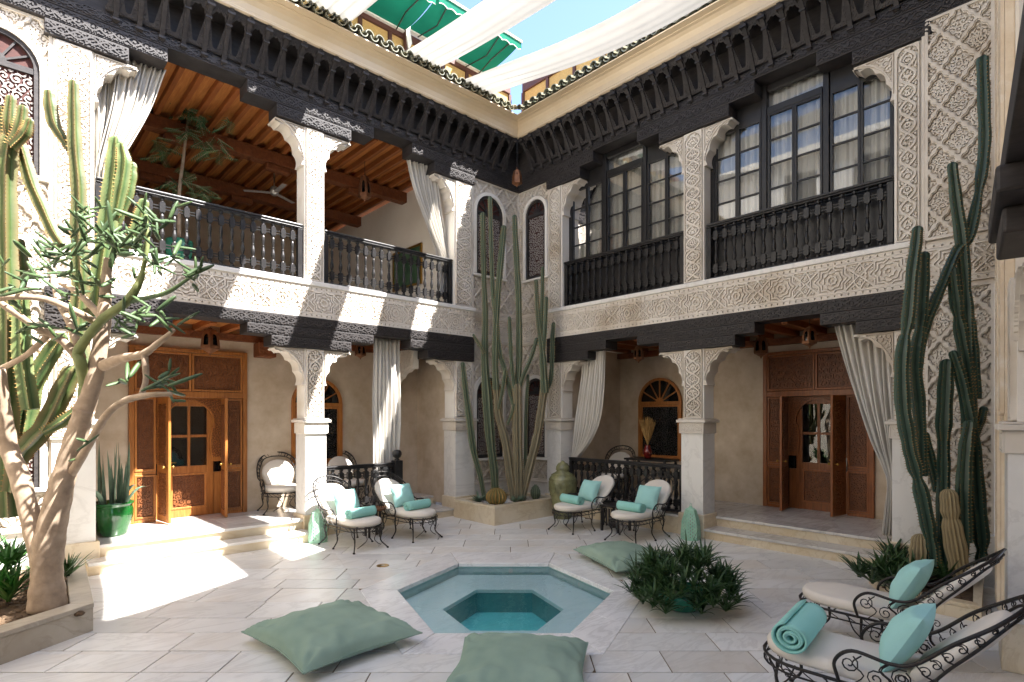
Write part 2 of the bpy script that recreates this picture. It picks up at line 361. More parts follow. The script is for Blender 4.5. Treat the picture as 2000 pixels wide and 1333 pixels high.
def copy_tree(o, parent=None):
    c = o.copy(); COL.objects.link(c)
    if parent is not None: c.parent = parent; c.matrix_parent_inverse = o.matrix_parent_inverse.copy()
    for ch in list(o.children): copy_tree(ch, c)
    return c
def dup(o, loc, rot, label, scale=None):
    c = copy_tree(o); c.location = loc; c.rotation_euler = (0, 0, rot); c['label'] = label
    if scale: c.scale = (scale,)*3
    return c
def cv(px, py, d):
    """a point at depth d along the photograph's sight line"""
    lat = (px-1000)/FPX*d
    return Vector((lat*sa+d*ca, -lat*ca+d*sa, EYE+(812-py)/FPX*d))
def bez(pts, n=8):
    """smooth curve through points (Catmull-Rom)"""
    P = [Vector(p) for p in pts]; P = [P[0]*2-P[1]]+P+[P[-1]*2-P[-2]]; o = []
    for i in range(1, len(P)-2):
        for k in range(n):
            t = k/n; a, b, c, d = P[i-1:i+3]
            o.append(.5*((2*b)+(c-a)*t+(2*a-5*b+4*c-d)*t*t+(3*b-a-3*c+d)*t**3))
    o.append(P[-2]); return o
def lerp_list(r, n):
    return [float(np.interp(i/(n-1)*(len(r)-1), range(len(r)), r)) for i in range(n)]
# -------- carving patterns (x across, y up, metres)
def scroll(x, y, s=.13, seed=0.0):
    best = np.full(np.shape(x), 9e9); val = np.full(np.shape(x), -1.0)
    rh = s*.866; r0 = np.floor(y/rh)
    for dr in (0, 1):
        row = r0+dr; xo = np.mod(row, 2)*.5*s
        col = np.round((x-xo)/s); cx = col*s+xo; cy = row*rh
        dx = x-cx; dy = y-cy; r = np.hypot(dx, dy); th = np.arctan2(dy, dx)
        hand = np.where(np.mod(col+row, 2) > .5, 1.0, -1.0)
        w = np.cos(hand*th-2*PI*r/(s*.34)+seed+row)+.18+.35*np.cos(5*th+row)*(r > s*.3)
        w = np.where(r < s*.09, 1.0, w)
        val = np.where(r < best, w, val); best = np.minimum(best, r)
    return val
def strap_mix(dist, w, fill, gap=.012):
    return np.where(dist < w, (w-dist)/w, np.where(dist < w+gap, -(dist-w)/gap-.01, fill))
def pat_pillar(Wd, H, per=.42, s=.095):
    def fn(x, y):
        c = (Wd*.5-.045)*np.cos(2*PI*y/per)
        sl = np.sqrt(1+((Wd*.5-.045)*2*PI/per*np.sin(2*PI*y/per))**2)
        d = np.minimum(np.abs(x-c), np.abs(x+c))/sl
        fill = scroll(np.abs(x), y, s)
        v = strap_mix(d, .014, fill, .014)
        e = np.minimum(Wd/2-np.abs(x), np.minimum(y, H-y))
        v = np.where(e < .018, (.018-e)/.018+.05, np.where(e < .034, -1, v))
        # round arch head
        zc = H-Wd/2; rr = np.hypot(x, np.maximum(y-zc, 0)); a = Wd/2-.03
        v = np.where((y > zc) & (rr > a), np.where(rr < a+.012, -1, .5), v)
        return v
    return fn
def pat_fill(x0, x1, y0, y1, s=.12, border=.02, hole=None):
    def fn(x, y):
        v = scroll(x-(x0+x1)/2, y, s)
        e = np.minimum(np.minimum(x-x0, x1-x), np.minimum(y-y0, y1-y))
        v = np.where(e < border, (border-e)/border+.05, np.where(e < border+.014, -1, v))
        if hole is not None: h = hole(x, y); v = np.minimum(v, h*40)
        return v
    return fn
def pat_star(y0, y1, per=.68):
    H = y1-y0; R = .165
    def fn(x, y):
        ym = y-(y0+y1)/2; xl = np.mod(x+per/2, per)-per/2; xm = np.mod(x, per)-per/2
        def star(a, b, q): return np.minimum(np.maximum(np.abs(a), np.abs(b)), np.maximum(np.abs(a+b), np.abs(a-b))*.7071)-q
        d1 = star(xl, ym, R); d2 = star(xl, ym, R*.78)
        hx = np.maximum(np.abs(xm)*1.5, np.abs(ym)*.62+np.abs(xm)*.9)-.105
        d = np.minimum(np.minimum(np.abs(d1), np.abs(d2)), np.abs(hx))
        dia = np.abs(np.abs(xl)+np.abs(ym)*1.0-.33)*.7
        d = np.minimum(d, np.where(np.abs(ym) < H/2-.075, dia, 9)); d = np.minimum(d, np.abs(np.abs(ym)-(H/2-.075)))
        r = np.hypot(xl, ym); th = np.arctan2(ym, xl)
        ros = np.cos(8*th)*.7+np.cos(2*PI*r/.055)
        fill = np.where(d2 < 0, ros, scroll(np.abs(xl), np.abs(ym)*1.0, .1)-.1)
        v = strap_mix(d, .010, fill-.05, .014)
        tri = np.mod(x, .085); edge = H/2-np.abs(ym)
        v = np.where(edge < .062, np.where((edge > .016) & (edge < .05) & (np.abs(tri-.0425) < (edge-.016)*.5), -1, .6), v)
        return v
    return fn
def sebka_d(x, y, px, py):
    """distance to a net of crossing lobed diagonals"""
    a = x/px+y/py; b = x/px-y/py
    k = 1/math.hypot(1/px, 1/py)
    da = np.abs(a-np.round(a))*k; db = np.abs(b-np.round(b))*k
    return np.minimum(da-.008*np.cos(b*2*PI*3), db-.008*np.cos(a*2*PI*3))
def pat_wood(y0, y1, s=.1):
    def fn(x, y):
        e = np.minimum(y-y0, y1-y); ym = y-(y0+y1)/2
        A = max((y1-y0)/2-.05, .02); c = A*np.sin(2*PI*x/.3); sl = np.sqrt(1+(A*2*PI/.3*np.cos(2*PI*x/.3))**2)
        d = np.minimum(np.abs(ym-c), np.abs(ym+c))/sl
        v = strap_mix(d, .009, scroll(x, ym, s), .012)
        return np.where(e < .012, .6, np.where(e < .022, -1, v))
    return fn
def archpts(u0, u1, z0, zs, n=14):
    r = (u1-u0)/2; c = (u0+u1)/2
    return [(u0, z0)]+[(c-r*math.cos(PI*k/n), zs+r*math.sin(PI*k/n)) for k in range(n+1)]+[(u1, z0)]
def arch_sdf(u0, u1, z0, zs):
    r = (u1-u0)/2; c = (u0+u1)/2
    def fn(x, y):   # > 0 outside the opening
        dx = np.abs(x-c)-r; up = np.hypot(x-c, np.maximum(y-zs, 0))-r
        return np.where(y < z0, np.maximum(dx, z0-y), np.where(y > zs, up, dx))
    return fn
def blade(mb, p, d, L_, w, droop=.3, seg=4, fold=.25, up=Vector((0, 0, 1))):
    p = Vector(p); d = Vector(d).normalized(); side = d.cross(up)
    if side.length < .05: side = Vector((1, 0, 0))
    side.normalize(); base = len(mb.v); nrm = side.cross(d).normalized()
    for i in range(seg+1):
        t = i/seg; q = p+d*L_*t+Vector((0, 0, -1))*droop*L_*t*t
        ww = w*(.55+.9*t-1.45*t*t) if t < 1 else 0.002
        ww = max(ww, .002)
        mb.v += [tuple(q-side*ww/2+nrm*ww*fold), tuple(q), tuple(q+side*ww/2+nrm*ww*fold)]
    for i in range(seg):
        b = base+i*3; mb.f += [(b, b+1, b+4, b+3), (b+1, b+2, b+5, b+4)]
def pillow_mesh(w, l, h, n=14, pinch=.16, seed=0, wr=.012, crease=.0):
    """soft cushion: two bulged sheets that meet in pointed corners"""
    mb = MB(); rng = random.Random(seed); ox = rng.random()*50
    def side(sg):
        def fn(a, b):
            x = a*2-1; y = b*2-1
            ex = 1-pinch*(1-abs(y)**1.3)*abs(x)**3*.9; ey = 1-pinch*(1-abs(x)**1.3)*abs(y)**3*.9
            g = (max(0, 1-x*x)*max(0, 1-y*y))**.42
            nz = noise.noise(Vector((x*2.2+ox, y*2.2, 0)))*.6+noise.noise(Vector((x*5+ox, y*5, 3)))*.5*(abs(x)+abs(y))
            if sg < 0: z = -h*.5*g*.55
            else:
                z = h*.5*g+nz*wr*2.0*min(1, g*2.5)
                if crease:
                    for cx_, cy_ in ((-1, -1), (1, -1), (1, 1), (-1, 1)):
                        rx, ry = x-cx_, y-cy_; rc = math.hypot(rx, ry); an = math.atan2(ry, rx)
                        z += crease*math.sin(an*9+seed*2+cx_*1.7+cy_+3*noise.noise(Vector((rc*2, cx_+ox, cy_))))*math.exp(-((rc-.35)/.38)**2)*min(1, g*3)
                    ed = min(1-abs(x), 1-abs(y)); q_ = x if abs(y) > abs(x) else y
                    z += crease*.3*math.sin(q_*15+seed+3*noise.noise(Vector((q_*2+ox, seed, 1))))*math.exp(-((ed-.16)/.14)**2)*min(1, g*3)
            return (x*w/2*ex, y*l/2*ey, z+h*.28)
        return fn
    mb.grid(side(1), n, n); mb.grid(side(-1), n, n)
    return mb

# ---------------------------------------------------------------- the courtyard floor: marble tiles laid square to the pool
def ld(l, d): return (l*sa+d*ca, -l*ca+d*sa)
POOL_OUT = [(-.89, 8.24), (.63, 8.24), (1.52, 6.40), (.77, 4.73), (-.92, 4.73), (-1.74, 6.46)]
POOL_IN = [(-.72, 7.63), (.50, 7.63), (1.15, 6.42), (.53, 5.18), (-.71, 5.18), (-1.31, 6.46)]
DEEP = [(-.44, 7.0), (.25, 7.0), (.575, 6.28), (.25, 5.66), (-.42, 5.66), (-.77, 6.28)]
def rear_y(x): return 1.0-.15*(8.55-x)
def clip_half(poly, a, b, keep):
    out = []
    def sd(p): return ((b[0]-a[0])*(p[1]-a[1])-(b[1]-a[1])*(p[0]-a[0]))*keep
    for i, p in enumerate(poly):
        q = poly[(i+1) % len(poly)]; s1, s2 = sd(p), sd(q)
        if s1 >= 0: out.append(p)
        if (s1 >= 0) != (s2 >= 0):
            t = s1/(s1-s2); out.append((p[0]+(q[0]-p[0])*t, p[1]+(q[1]-p[1])*t))
    return out
def area(poly): return abs(sum(p[0]*q[1]-q[0]*p[1] for p, q in zip(poly, poly[1:]+poly[:1])))/2
floor = MB().prism([(-3, -6), (14, -6), (14, 14), (-3, 14)], -.20, -.185)
def hole_sheet(outer, hole, z):
    """sheet with a hexagonal hole: fan of quads from hole to a big ring"""
    mb = MB(); n = len(hole); cx = sum(p[0] for p in hole)/n; cy = sum(p[1] for p in hole)/n
    ring = []
    for p in hole:
        dx, dy = p[0]-cx, p[1]-cy; k = outer/math.hypot(dx, dy); ring.append((cx+dx*k, cy+dy*k))
    vs = [(*ld(*p), z) for p in hole]+[(*ld(*p), z) for p in ring]
    return mb.add(vs, [(i, (i+1) % n, n+(i+1) % n, n+i) for i in range(n)])
floor = hole_sheet(60, [(p[0]*.9, 6.45+(p[1]-6.45)*.9) for p in POOL_OUT], -.008)
FLOOR = mk('courtyard_floor', floor, 'grout', kind='structure')
rng = random.Random(11)
tiles = []
d = 2.0
while d < 12.8:
    h = rng.choice([.36, .40, .44, .38, .48]); l = -7.5+rng.random()*.6
    while l < 8:
        w = rng.choice([.6, .75, .9, 1.0, 1.15, 1.3]); g = .0055
        c = ld(l+w/2, d+h/2)
        if -.8 < c[0] < 9.0 and rear_y(c[0])-.3 < c[1] < 9.4 and abs(l+w/2) < (d+h)*1.02:
            poly = [(l+g, d+g), (l+w-g, d+g), (l+w-g, d+h-g), (l+g, d+h-g)]
            rest = poly
            for i in range(6):
                a, b = POOL_OUT[i], POOL_OUT[(i+1) % 6]
                o = clip_half(rest, a, b, 1)
                if len(o) > 2 and area(o) > .004: tiles.append((d, o))
                rest = clip_half(rest, a, b, -1)
                if len(rest) < 3: break
        l += w
    d += h
tiles.sort(key=lambda t: t[0])
far = MB()
for k, (dd, poly) in enumerate(tiles):
    q = [ld(*p) for p in poly]; cx = sum(p[0] for p in q)/len(q); cy = sum(p[1] for p in q)/len(q)
    dz = rng.uniform(-.0012, .0012)
    if k < 300:
        mb = MB().prism([(p[0]-cx, p[1]-cy) for p in q], -.03, 0)
        o = mk('floor_tile', mb, 'marble_floor', FLOOR, bevel=.003, fixn=True); o.location = (cx, cy, dz)
    else: far.prism(q, -.03, dz)
if far.v: mk('distant_floor_tiles', far, 'marble_floor', FLOOR, kind='stuff', fixn=True)
# ---- plunge pool
PC = ld(-.1, 6.42)
pool = thing('plunge_pool', 'small six-sided plunge pool with pale marble coping sunk in the courtyard floor', 'pool', (*PC, 0), world=True)
def ins(p, k, c=(-.1, 6.42)): return (c[0]+(p[0]-c[0])*k, c[1]+(p[1]-c[1])*k)
for i in range(6):
    j = (i+1) % 6; e = .004
    q = [POOL_OUT[i], POOL_OUT[j], POOL_IN[j], POOL_IN[i]]; m = (sum(p[0] for p in q)/4, sum(p[1] for p in q)/4)
    q = [(p[0]+(m[0]-p[0])*.006, p[1]+(m[1]-p[1])*.006) for p in q]
    mk('coping_slab', MB().prism([ld(*p) for p in q], -.045, .006), 'marble_coping', pool, bevel=.006, fixn=True)
    a, b = ins(POOL_IN[i], 1.01), ins(POOL_IN[j], 1.01); a2, b2 = ins(POOL_IN[i], 1.06), ins(POOL_IN[j], 1.06)
    mk('pool_wall', MB().prism([ld(*p) for p in (a, b, b2, a2)], -.152, -.046), 'marble_pool_wall', pool, fixn=True)
    a, b, c_, d_ = ins(POOL_IN[i], 1.05), ins(POOL_IN[j], 1.05), DEEP[j], DEEP[i]
    mk('bench_slab', MB().prism([ld(*p) for p in (a, b, c_, d_)], -.20, -.155), 'marble_pool', pool, bevel=.004, fixn=True)
    a, b = DEEP[i], DEEP[j]; a2, b2 = ins(DEEP[i], 1.06, (-.1, 6.3)), ins(DEEP[j], 1.06, (-.1, 6.3))
    mk('basin_wall', MB().prism([ld(*p) for p in (a, b, b2, a2)], -.5, -.203), 'pool_deep_wall', pool, fixn=True)
mk('basin_floor', MB().prism([ld(*ins(p, 1.05, (-.1, 6.3))) for p in DEEP], -.48, -.44), 'pool_deep_floor', pool, fixn=True)
for (l, d_, r) in ((-.02, 7.655, 0), (.86, 7.03, .4)):
    p = ld(l, d_); mb = MB().lathe([(.012, .02), (.03, .02), (.034, .008), (.034, 0)], 14)
    T_ = Matrix.Translation((p[0], p[1], -.1)) @ Matrix.Rotation(-math.radians(42.8)-r*1.9, 4, 'Z') @ Matrix.Rotation(PI/2, 4, 'X')
    mb.v = [tuple(T_ @ Vector(v)) for v in mb.v]; mk('water_jet', mb, 'steel', pool)
WAT = mk('water', MB().add([(*ld(*ins(p, 1.012)), -.055) for p in POOL_IN], [tuple(range(5, -1, -1))]), 'water', kind='structure')

# ---------------------------------------------------------------- the two galleried wings
TL = lambda u, n, z: (u, 9.02-n, z)
TR = lambda u, n, z: (8.55-n, u, z)
LW = thing('gallery_wing', 'sunlit wing with open upper gallery and white stucco left of the corner cacti', 'building', (4, 9.02, 0), world=True)
RW = thing('gallery_wing', 'shaded wing with black casement windows upstairs right of the corner cacti', 'building', (8.55, 4, 0), world=True)
def wb(name, T, a, b, m, parent, bevel=0.0, label=None):
    return mk(name, MB().box(a, b, T), m, parent, bevel=bevel, fixn=True, label=label)
def bracket(T, ue, sg, z0, z1, span, parent):
    n = 42; a = span-.03; pts = [(0, z1), (span, z1), (span, z1-.05)]
    for k in range(n+1):
        t = PI/2*(1-k/n); lob = .05*abs(math.sin(t*7))
        pts.append((span+.02-(a+lob*.6)*math.cos(t)-.0, z0+(z1-z0-.075+lob)*math.sin(t)))
    pts.append((0, z0))
    P3 = [(ue+sg*x, z) for x, z in pts]
    o = mk('bracket', MB().prism(P3, -.33, -.05, lambda u, z, n: T(u, n, z)), 'stucco', parent, fixn=True)
    def inside(x, y):
        e = ((x-span-.02)/(a+.035))**2+((y-z0)/(z1-z0-.03))**2-1
        return np.minimum(e*.2, np.minimum(np.minimum(x, span-.01-x), z1-.01-y))
    def fn(x, y):
        i = inside(x, y); return np.where(i < .022, np.where(i > .006, .5, -1), np.where(i < .034, -1, scroll(x, y, .1)))
    mk('bracket_carving', MB().relief(fn, 0, span, z0, z1, .012, lambda x, y, h: T(ue+sg*x, -.05+h, y), .026), 'stucco', parent)
def pillar(T, root, u0, u1, sides, upper=True):
    w = u1-u0; c = (u0+u1)/2
    p = wb('pillar', T, (u0-.012, -.372, .38), (u1+.012, .012, 1.70), 'marble_pillar', root)
    wb('plinth', T, (u0-.05, -.4, 0), (u1+.05, .05, .38), 'marble_step', p, bevel=.012)
    cb = MB().box((u0-.035, -.395, 1.702), (u1+.035, .035, 1.88), T); cb.box((u0-.075, -.43, 1.883), (u1+.075, .075, 1.93), T); cb.box((u0-.05, -.41, 1.932), (u1+.05, .05, 1.95), T)
    mk('cap_band', cb, 'stucco', p, bevel=.008, fixn=True)
    f = pat_fill(u0-.035, u1+.035, 1.705, 1.878, .085, .014)
    mk('cap_carving', MB().relief(f, u0-.035, u1+.035, 1.705, 1.878, .011, lambda x, y, h: T(x, .035+h, y), .01), 'stucco', p)
    wb('upper_shaft', T, (u0, -.36, 1.952), (u1, -.045, 3.097), 'stucco_white', p)
    H = 1.13; f = pat_pillar(w-.05, H)
    mk('shaft_carving', MB().relief(f, -(w-.05)/2, (w-.05)/2, 0, H, .0115, lambda x, y, h: T(c+x, -.045+h, 1.957+y), .04), 'stucco', p)
    for s in sides: bracket(T, u1 if s > 0 else u0, s, 2.5, 3.095, .47, p)
    if upper:
        q = wb('upper_pillar', T, (u0, -.36, 4.2), (u1, -.045, 6.717), 'stucco_white', root)
        H = 2.48; f = pat_pillar(w-.05, H)
        mk('shaft_carving', MB().relief(f, -(w-.05)/2, (w-.05)/2, 0, H, .0115, lambda x, y, h: T(c+x, -.045+h, 4.22+y), .04), 'stucco', q)
        for s in sides: bracket(T, u1 if s > 0 else u0, s, 6.09, 6.712, .47, q)
def beam(T, root, u0, u1, z0, z1, nf=.03, name='beam', nb=-.34, uc=None, s=.09):
    o = wb(name, T, (u0, nb, z0), (u1, nf, z1), 'black_wood', root, bevel=.006)
    mk('beam_carving', MB().relief(pat_wood(z0, z1, s), u0+.01, u1-.01, z0, z1, .0135, lambda x, y, h: T(x, nf+h, y), .014), 'black_wood', o)
    return o
def sweep(T, prof, u0, Uc):
    mb = MB(); n = len(prof)
    vs = [T(u0, a, z) for a, z in prof]+[T(Uc-a, a, z) for a, z in prof]
    mb.add(vs, [(i, (i+1) % n, n+(i+1) % n, n+i) for i in range(n)]+[tuple(range(n)), tuple(range(2*n-1, n-1, -1))]); return mb
# tile meshes shared by both eaves
def tile_mesh(up):
    mb = MB(); n = 8; r0, r1 = .075, .06
    def ringpts(y, z, r): return [(-r*math.cos(PI*k/n), y, z+up*r*math.sin(PI*k/n)) for k in range(n+1)]
    a, b = ringpts(0, 0, r0), ringpts(0, 0, r1); c, d_ = ringpts(.55, .17, r0*.9), ringpts(.55, .17, r1*.9)
    o = MB(); m = n+1
    o.v = a+b+c+d_
    for k in range(n): o.f += [(k, k+1, m+k+1, m+k), (2*m+k, 3*m+k, 3*m+k+1, 2*m+k+1), (k, 2*m+k, 2*m+k+1, k+1), (m+k, m+k+1, 3*m+k+1, 3*m+k)]
    for k in (0, n): o.f.append((k, m+k, 3*m+k, 2*m+k))
    me = bpy.data.meshes.new('roof_tile'); me.from_pydata(o.v, [], o.f); me.materials.append(MATS['tile_glaze']); me.update(); return me
TILE_UP, TILE_DN = tile_mesh(1), tile_mesh(-1)
def lean(y): return .03+.36*max(0.0, (y-7.15)/.62)**1.3
def corbel_mesh():
    ys = [7.16, 7.20, 7.205, 7.27, 7.275, 7.34, 7.345, 7.41, 7.415, 7.48, 7.485, 7.55, 7.555, 7.62, 7.625, 7.69, 7.70, 7.765]
    pr = [.035, .05, .035, .045, .03, .05, .035, .052, .038, .055, .04, .06, .045, .062, .045, .065, .08, .085]
    pts = [(lean(y)+p, y) for y, p in zip(ys, pr)]+[(lean(y)-.02, y) for y in (7.765, 7.5, 7.3, 7.16)]
    mb = MB(); mb.prism(pts, -.028, .028, lambda n, z, u: (u, -n, z))
    for z in (7.185, 7.60): mb.box((-.040, -lean(z)-.060, z-.016), (.040, -lean(z)+.0, z+.016))
    mb.box((-.05, -lean(7.72)-.09, 7.70), (.05, -lean(7.72)+.02, 7.74))
    me = bpy.data.meshes.new('corbel'); me.from_pydata(mb.v, [], mb.f); me.materials.append(MATS['black_wood']); me.update(); return me
CORBEL = corbel_mesh()
def cornice(T, root, u0, Uc, rot, tile_from, corb_from):
    cn = mk('cornice', sweep(T, [(-.34, 7.265), (.0, 7.265), (.0, 7.755), (.40, 7.77), (.42, 7.785), (-.34, 7.80)], u0, Uc), 'black_wood', root, fixn=True)
    mk('frieze_carving', MB().relief(pat_wood(7.11, 7.262, .08), corb_from, Uc-.04, 7.11, 7.262, .0135, lambda x, y, h: T(x, .031+h, y), .012), 'black_wood', cn)
    sp = .262; k = 0; us = []
    while True:
        u = Uc-.52-k*sp
        if u < corb_from: break
        us.append(u); k += 1
    for u in us: link('corbel', CORBEL, cn, loc=T(u, 0, 0), rot=rot)
    ref = us[0]
    def hole(x, y):      # lobed palmette niche between two corbels, > 0 inside
        xm = np.mod(x-ref, sp)-sp/2; yc = 7.61; th = np.arctan2(y-yc, xm); r = np.hypot(xm, y-yc)
        R = .084+.016*np.abs(np.cos(th*4.5))
        return np.where(y > yc, R-r, np.minimum(.092-.24*np.maximum(0, 7.58-y)-np.abs(xm), y-7.31))
    mk('arch_panel', MB().relief(lambda x, y: -hole(x, y)*20, corb_from-.1, Uc-.42, 7.264, 7.765, .0135, lambda x, y, h: T(min(x, Uc-lean(y)-h-.002), lean(y)+h, y), .012, -.02), 'black_wood', cn)
    mk('panel_carving', MB().relief(lambda x, y: np.minimum(scroll(x, y, .075), (-hole(x, y)-.012)*40), corb_from-.1, Uc-.42, 7.27, 7.76, .0145, lambda x, y, h: T(min(x, Uc-lean(y)-h-.002), lean(y)+.012+h, y), .008), 'black_wood', cn)
    cv_ = mk('cove', sweep(T, [(.2, 7.79), (.425, 7.79), (.45, 7.805), (.455, 7.835), (.435, 7.86), (.445, 7.95), (.48, 8.02), (.53, 8.055), (.585, 8.065), (.585, 8.075), (.70, 8.08), (.70, 8.10), (.2, 8.10)], u0, Uc), 'plaster_cove', root, fixn=True)
    u = Uc-.80; i = 0
    while u > tile_from:
        link('roof_tile', TILE_UP, cv_, loc=T(u, .76, 8.165), rot=rot)
        link('roof_tile', TILE_DN, cv_, loc=T(u-.095, .74, 8.175), rot=rot)
        u -= .19; i += 1
    return cn
cornice(TL, LW, -1.2, 8.55, 0, 2.4, 1.2)
cornice(TR, RW, .2, 9.02, -PI/2, 2.6, 1.3)
# ---- pillars and beams
for (u0, u1, s) in ((.58, 1.0, (1,)), (3.78, 4.11, (-1, 1)), (6.82, 7.28, (-1,))): pillar(TL, LW, u0, u1, s)
for (u0, u1, s) in ((1.70, 2.0, (1,)), (4.65, 5.02, (-1, 1)), (7.77, 8.13, (-1,))): pillar(TR, RW, u0, u1, s)
beam(TL, LW, .5, 7.28, 3.423, 3.6); beam(TR, RW, 1.68, 8.14, 3.423, 3.6)
for (a, b) in ((.5, 1.88), (2.87, 5.0), (5.76, 7.28)): beam(TL, LW, a, b, 3.263, 3.42, .027)
for (a, b) in ((.5, 1.45), (3.23, 4.57), (6.15, 7.28)): beam(TL, LW, a, b, 3.1, 3.26, .024)
for (a, b) in ((1.68, 2.87), (3.79, 5.91), (6.61, 8.14)): beam(TR, RW, a, b, 3.263, 3.42, .027)
for (a, b) in ((1.68, 2.43), (4.1, 5.46), (7.05, 8.14)): beam(TR, RW, a, b, 3.1, 3.26, .024)
beam(TL, LW, -1.2, 8.9, 7.105, 7.262, .03); beam(TR, RW, .2, 8.98, 7.105, 7.262, .03)
for (a, b) in ((-1.2, 1.82), (2.87, 5.0), (5.8, 8.9)): beam(TL, LW, a, b, 6.905, 7.10, .027)
for (a, b) in ((.5, 1.37), (3.31, 4.57), (6.3, 7.3)): beam(TL, LW, a, b, 6.72, 6.90, .024)
for (a, b) in ((.2, 2.92), (3.79, 5.91), (6.91, 8.98)): beam(TR, RW, a, b, 6.905, 7.10, .027)
for (a, b) in ((1.6, 2.47), (4.2, 5.46), (7.25, 8.16)): beam(TR, RW, a, b, 6.72, 6.90, .024)
# ---- star frieze between the storeys, with its marble ledge
def frieze(T, root, u0, u1, nf, z0=3.603, z1=4.12):
    o = wb('star_frieze', T, (u0, -.3, z0), (u1, nf, z1), 'stucco', root)
    mk('star_carving', MB().relief(pat_star(z0, z1), u0+.005, u1-.005, z0, z1, .0105, lambda x, y, h: T(x, nf+h, y), .028), 'stucco', o)
frieze(TL, LW, .56, 7.29, .0); frieze(TR, RW, 1.69, 8.13, .0)
wb('ledge', TL, (.54, -.5, 4.122), (7.30, .055, 4.198), 'marble_pillar', LW, bevel=.012)
wb('ledge', TR, (1.68, -.5, 4.122), (8.12, .055, 4.198), 'marble_pillar', RW, bevel=.012)
frieze(TL, LW, 7.292, 8.62, -.05); frieze(TR, RW, 8.132, 9.1, -.05); frieze(TL, LW, -1.0, .555, -.05); frieze(TR, RW, .9, 1.688, -.02)
for T, R_, a, b in ((TL, LW, 7.30, 8.6), (TR, RW, 8.14, 9.06), (TL, LW, -1, .55), (TR, RW, .9, 1.688)):
    for z in (3.56, 4.122): wb('moulding', T, (a, -.3, z), (b, -.02, z+.04), 'stucco', R_, bevel=.01)
# ---- recessed corner panels: lattice stucco round arched windows
def arched_window(T, root, u0, u1, z0, zs, nb, style='dark', label=None):
    """surround, frame, fan light, iron grille and pane; nb = wall face behind"""
    fm = {'dark': 'black_wood', 'oak': 'door_wood'}[style]
    TT = lambda x, y, h: T(x, nb+h, y)
    wn = mk('window', MB().ring(archpts(u0, u1, z0, zs), archpts(u0+.055, u1-.055, z0+.06, zs), 0, .055, TT), fm, root, fixn=True, label=label)
    if style == 'dark': mk('surround', MB().ring(archpts(u0-.07, u1+.07, z0-.0, zs, 14), archpts(u0, u1, z0, zs, 14), 0, .085, TT, closed=False), 'stucco_white', wn, fixn=True)
    mk('transom', MB().box((u0+.05, zs-.05, .0), (u1-.05, zs+.02, .045), TT), fm, wn, fixn=True)
    c = (u0+u1)/2; r = (u1-u0)/2-.05
    fan = MB()
    for k in range(1, 6):
        t = PI*k/6; p = (c+.07*math.cos(t), zs+.07*math.sin(t)); q = (c+r*math.cos(t), zs+r*math.sin(t))
        dx, dy = -math.sin(t)*.011, math.cos(t)*.011
        fan.prism([(p[0]-dx, p[1]-dy), (q[0]-dx, q[1]-dy), (q[0]+dx, q[1]+dy), (p[0]+dx, p[1]+dy)], .008, .035, TT)
    fan.prism([(c+.085*math.cos(PI*k/8), zs+.02+.085*math.sin(PI*k/8)) for k in range(9)], .008, .04, TT)
    mk('fan_bars', fan, fm, wn, fixn=True)
    mk('pane', MB().prism(archpts(u0+.05, u1-.05, z0+.055, zs), .002, .008, TT), 'dark_pane' if style == 'oak' else 'red_screen', wn, fixn=True)
    if style == 'oak':
        inner = MB().ring([(u0+.055, z0+.06), (u1-.055, z0+.06), (u1-.055, zs-.055), (u0+.055, zs-.055)], [(u0+.095, z0+.1), (u1-.095, z0+.1), (u1-.095, zs-.095), (u0+.095, zs-.095)], .0, .035, TT)
        mk('sash', inner, fm, wn, fixn=True)
    a = .06 if style == 'dark' else .1
    gf = lambda x, y: scroll(np.abs(x-c), y, .115)-.45
    mk('grille', MB().relief(gf, u0+a, u1-a, z0+a, zs-a, .0125, lambda x, y, h: TT(x, y, .012+h), .012), 'iron_grey' if style == 'dark' else 'iron', wn)
    return wn
def panel(T, root, u0, u1, z0, z1, nb, hole=None, rw=.02, px=.42, py=.5, name='wall_panel', fill=.095):
    w_ = wb(name, T, (u0, nb-.3, z0), (u1, nb, z1), 'stucco', root)
    c = (u0+u1)/2
    def fn(x, y):
        dd = sebka_d(x-c, y-z0, px, py); v = scroll(np.abs(x-c), y, fill)
        v = np.where(dd < rw+.014, -1, v)
        if hole is not None: v = np.minimum(v, (hole(x, y)-.085)*40)
        return v
    mk('wall_carving', MB().relief(fn, u0, u1, z0, z1, .0125, lambda x, y, h: T(x, nb+h, y), .03), 'stucco', w_)
    def f2(x, y, k=rw):
        v = (k-sebka_d(x-c, y-z0, px, py))*40
        e = np.minimum(np.minimum(x-u0, u1-x), np.minimum(y-z0, z1-y)); v = np.maximum(v, (.03-e)*40)
        if hole is not None: v = np.minimum(v, (hole(x, y)-.075)*40)
        return v
    mk('lattice_ribs', MB().relief(f2, u0, u1, z0, z1, .0125, lambda x, y, h: T(x, nb+h, y), .045), 'stucco', w_)
    f3 = lambda x, y: f2(x, y, rw*.55)
    mk('lattice_ribs', MB().relief(f3, u0, u1, z0, z1, .0125, lambda x, y, h: T(x, nb+h, y), .062, .045), 'stucco', w_)
    return w_
NB = -.10
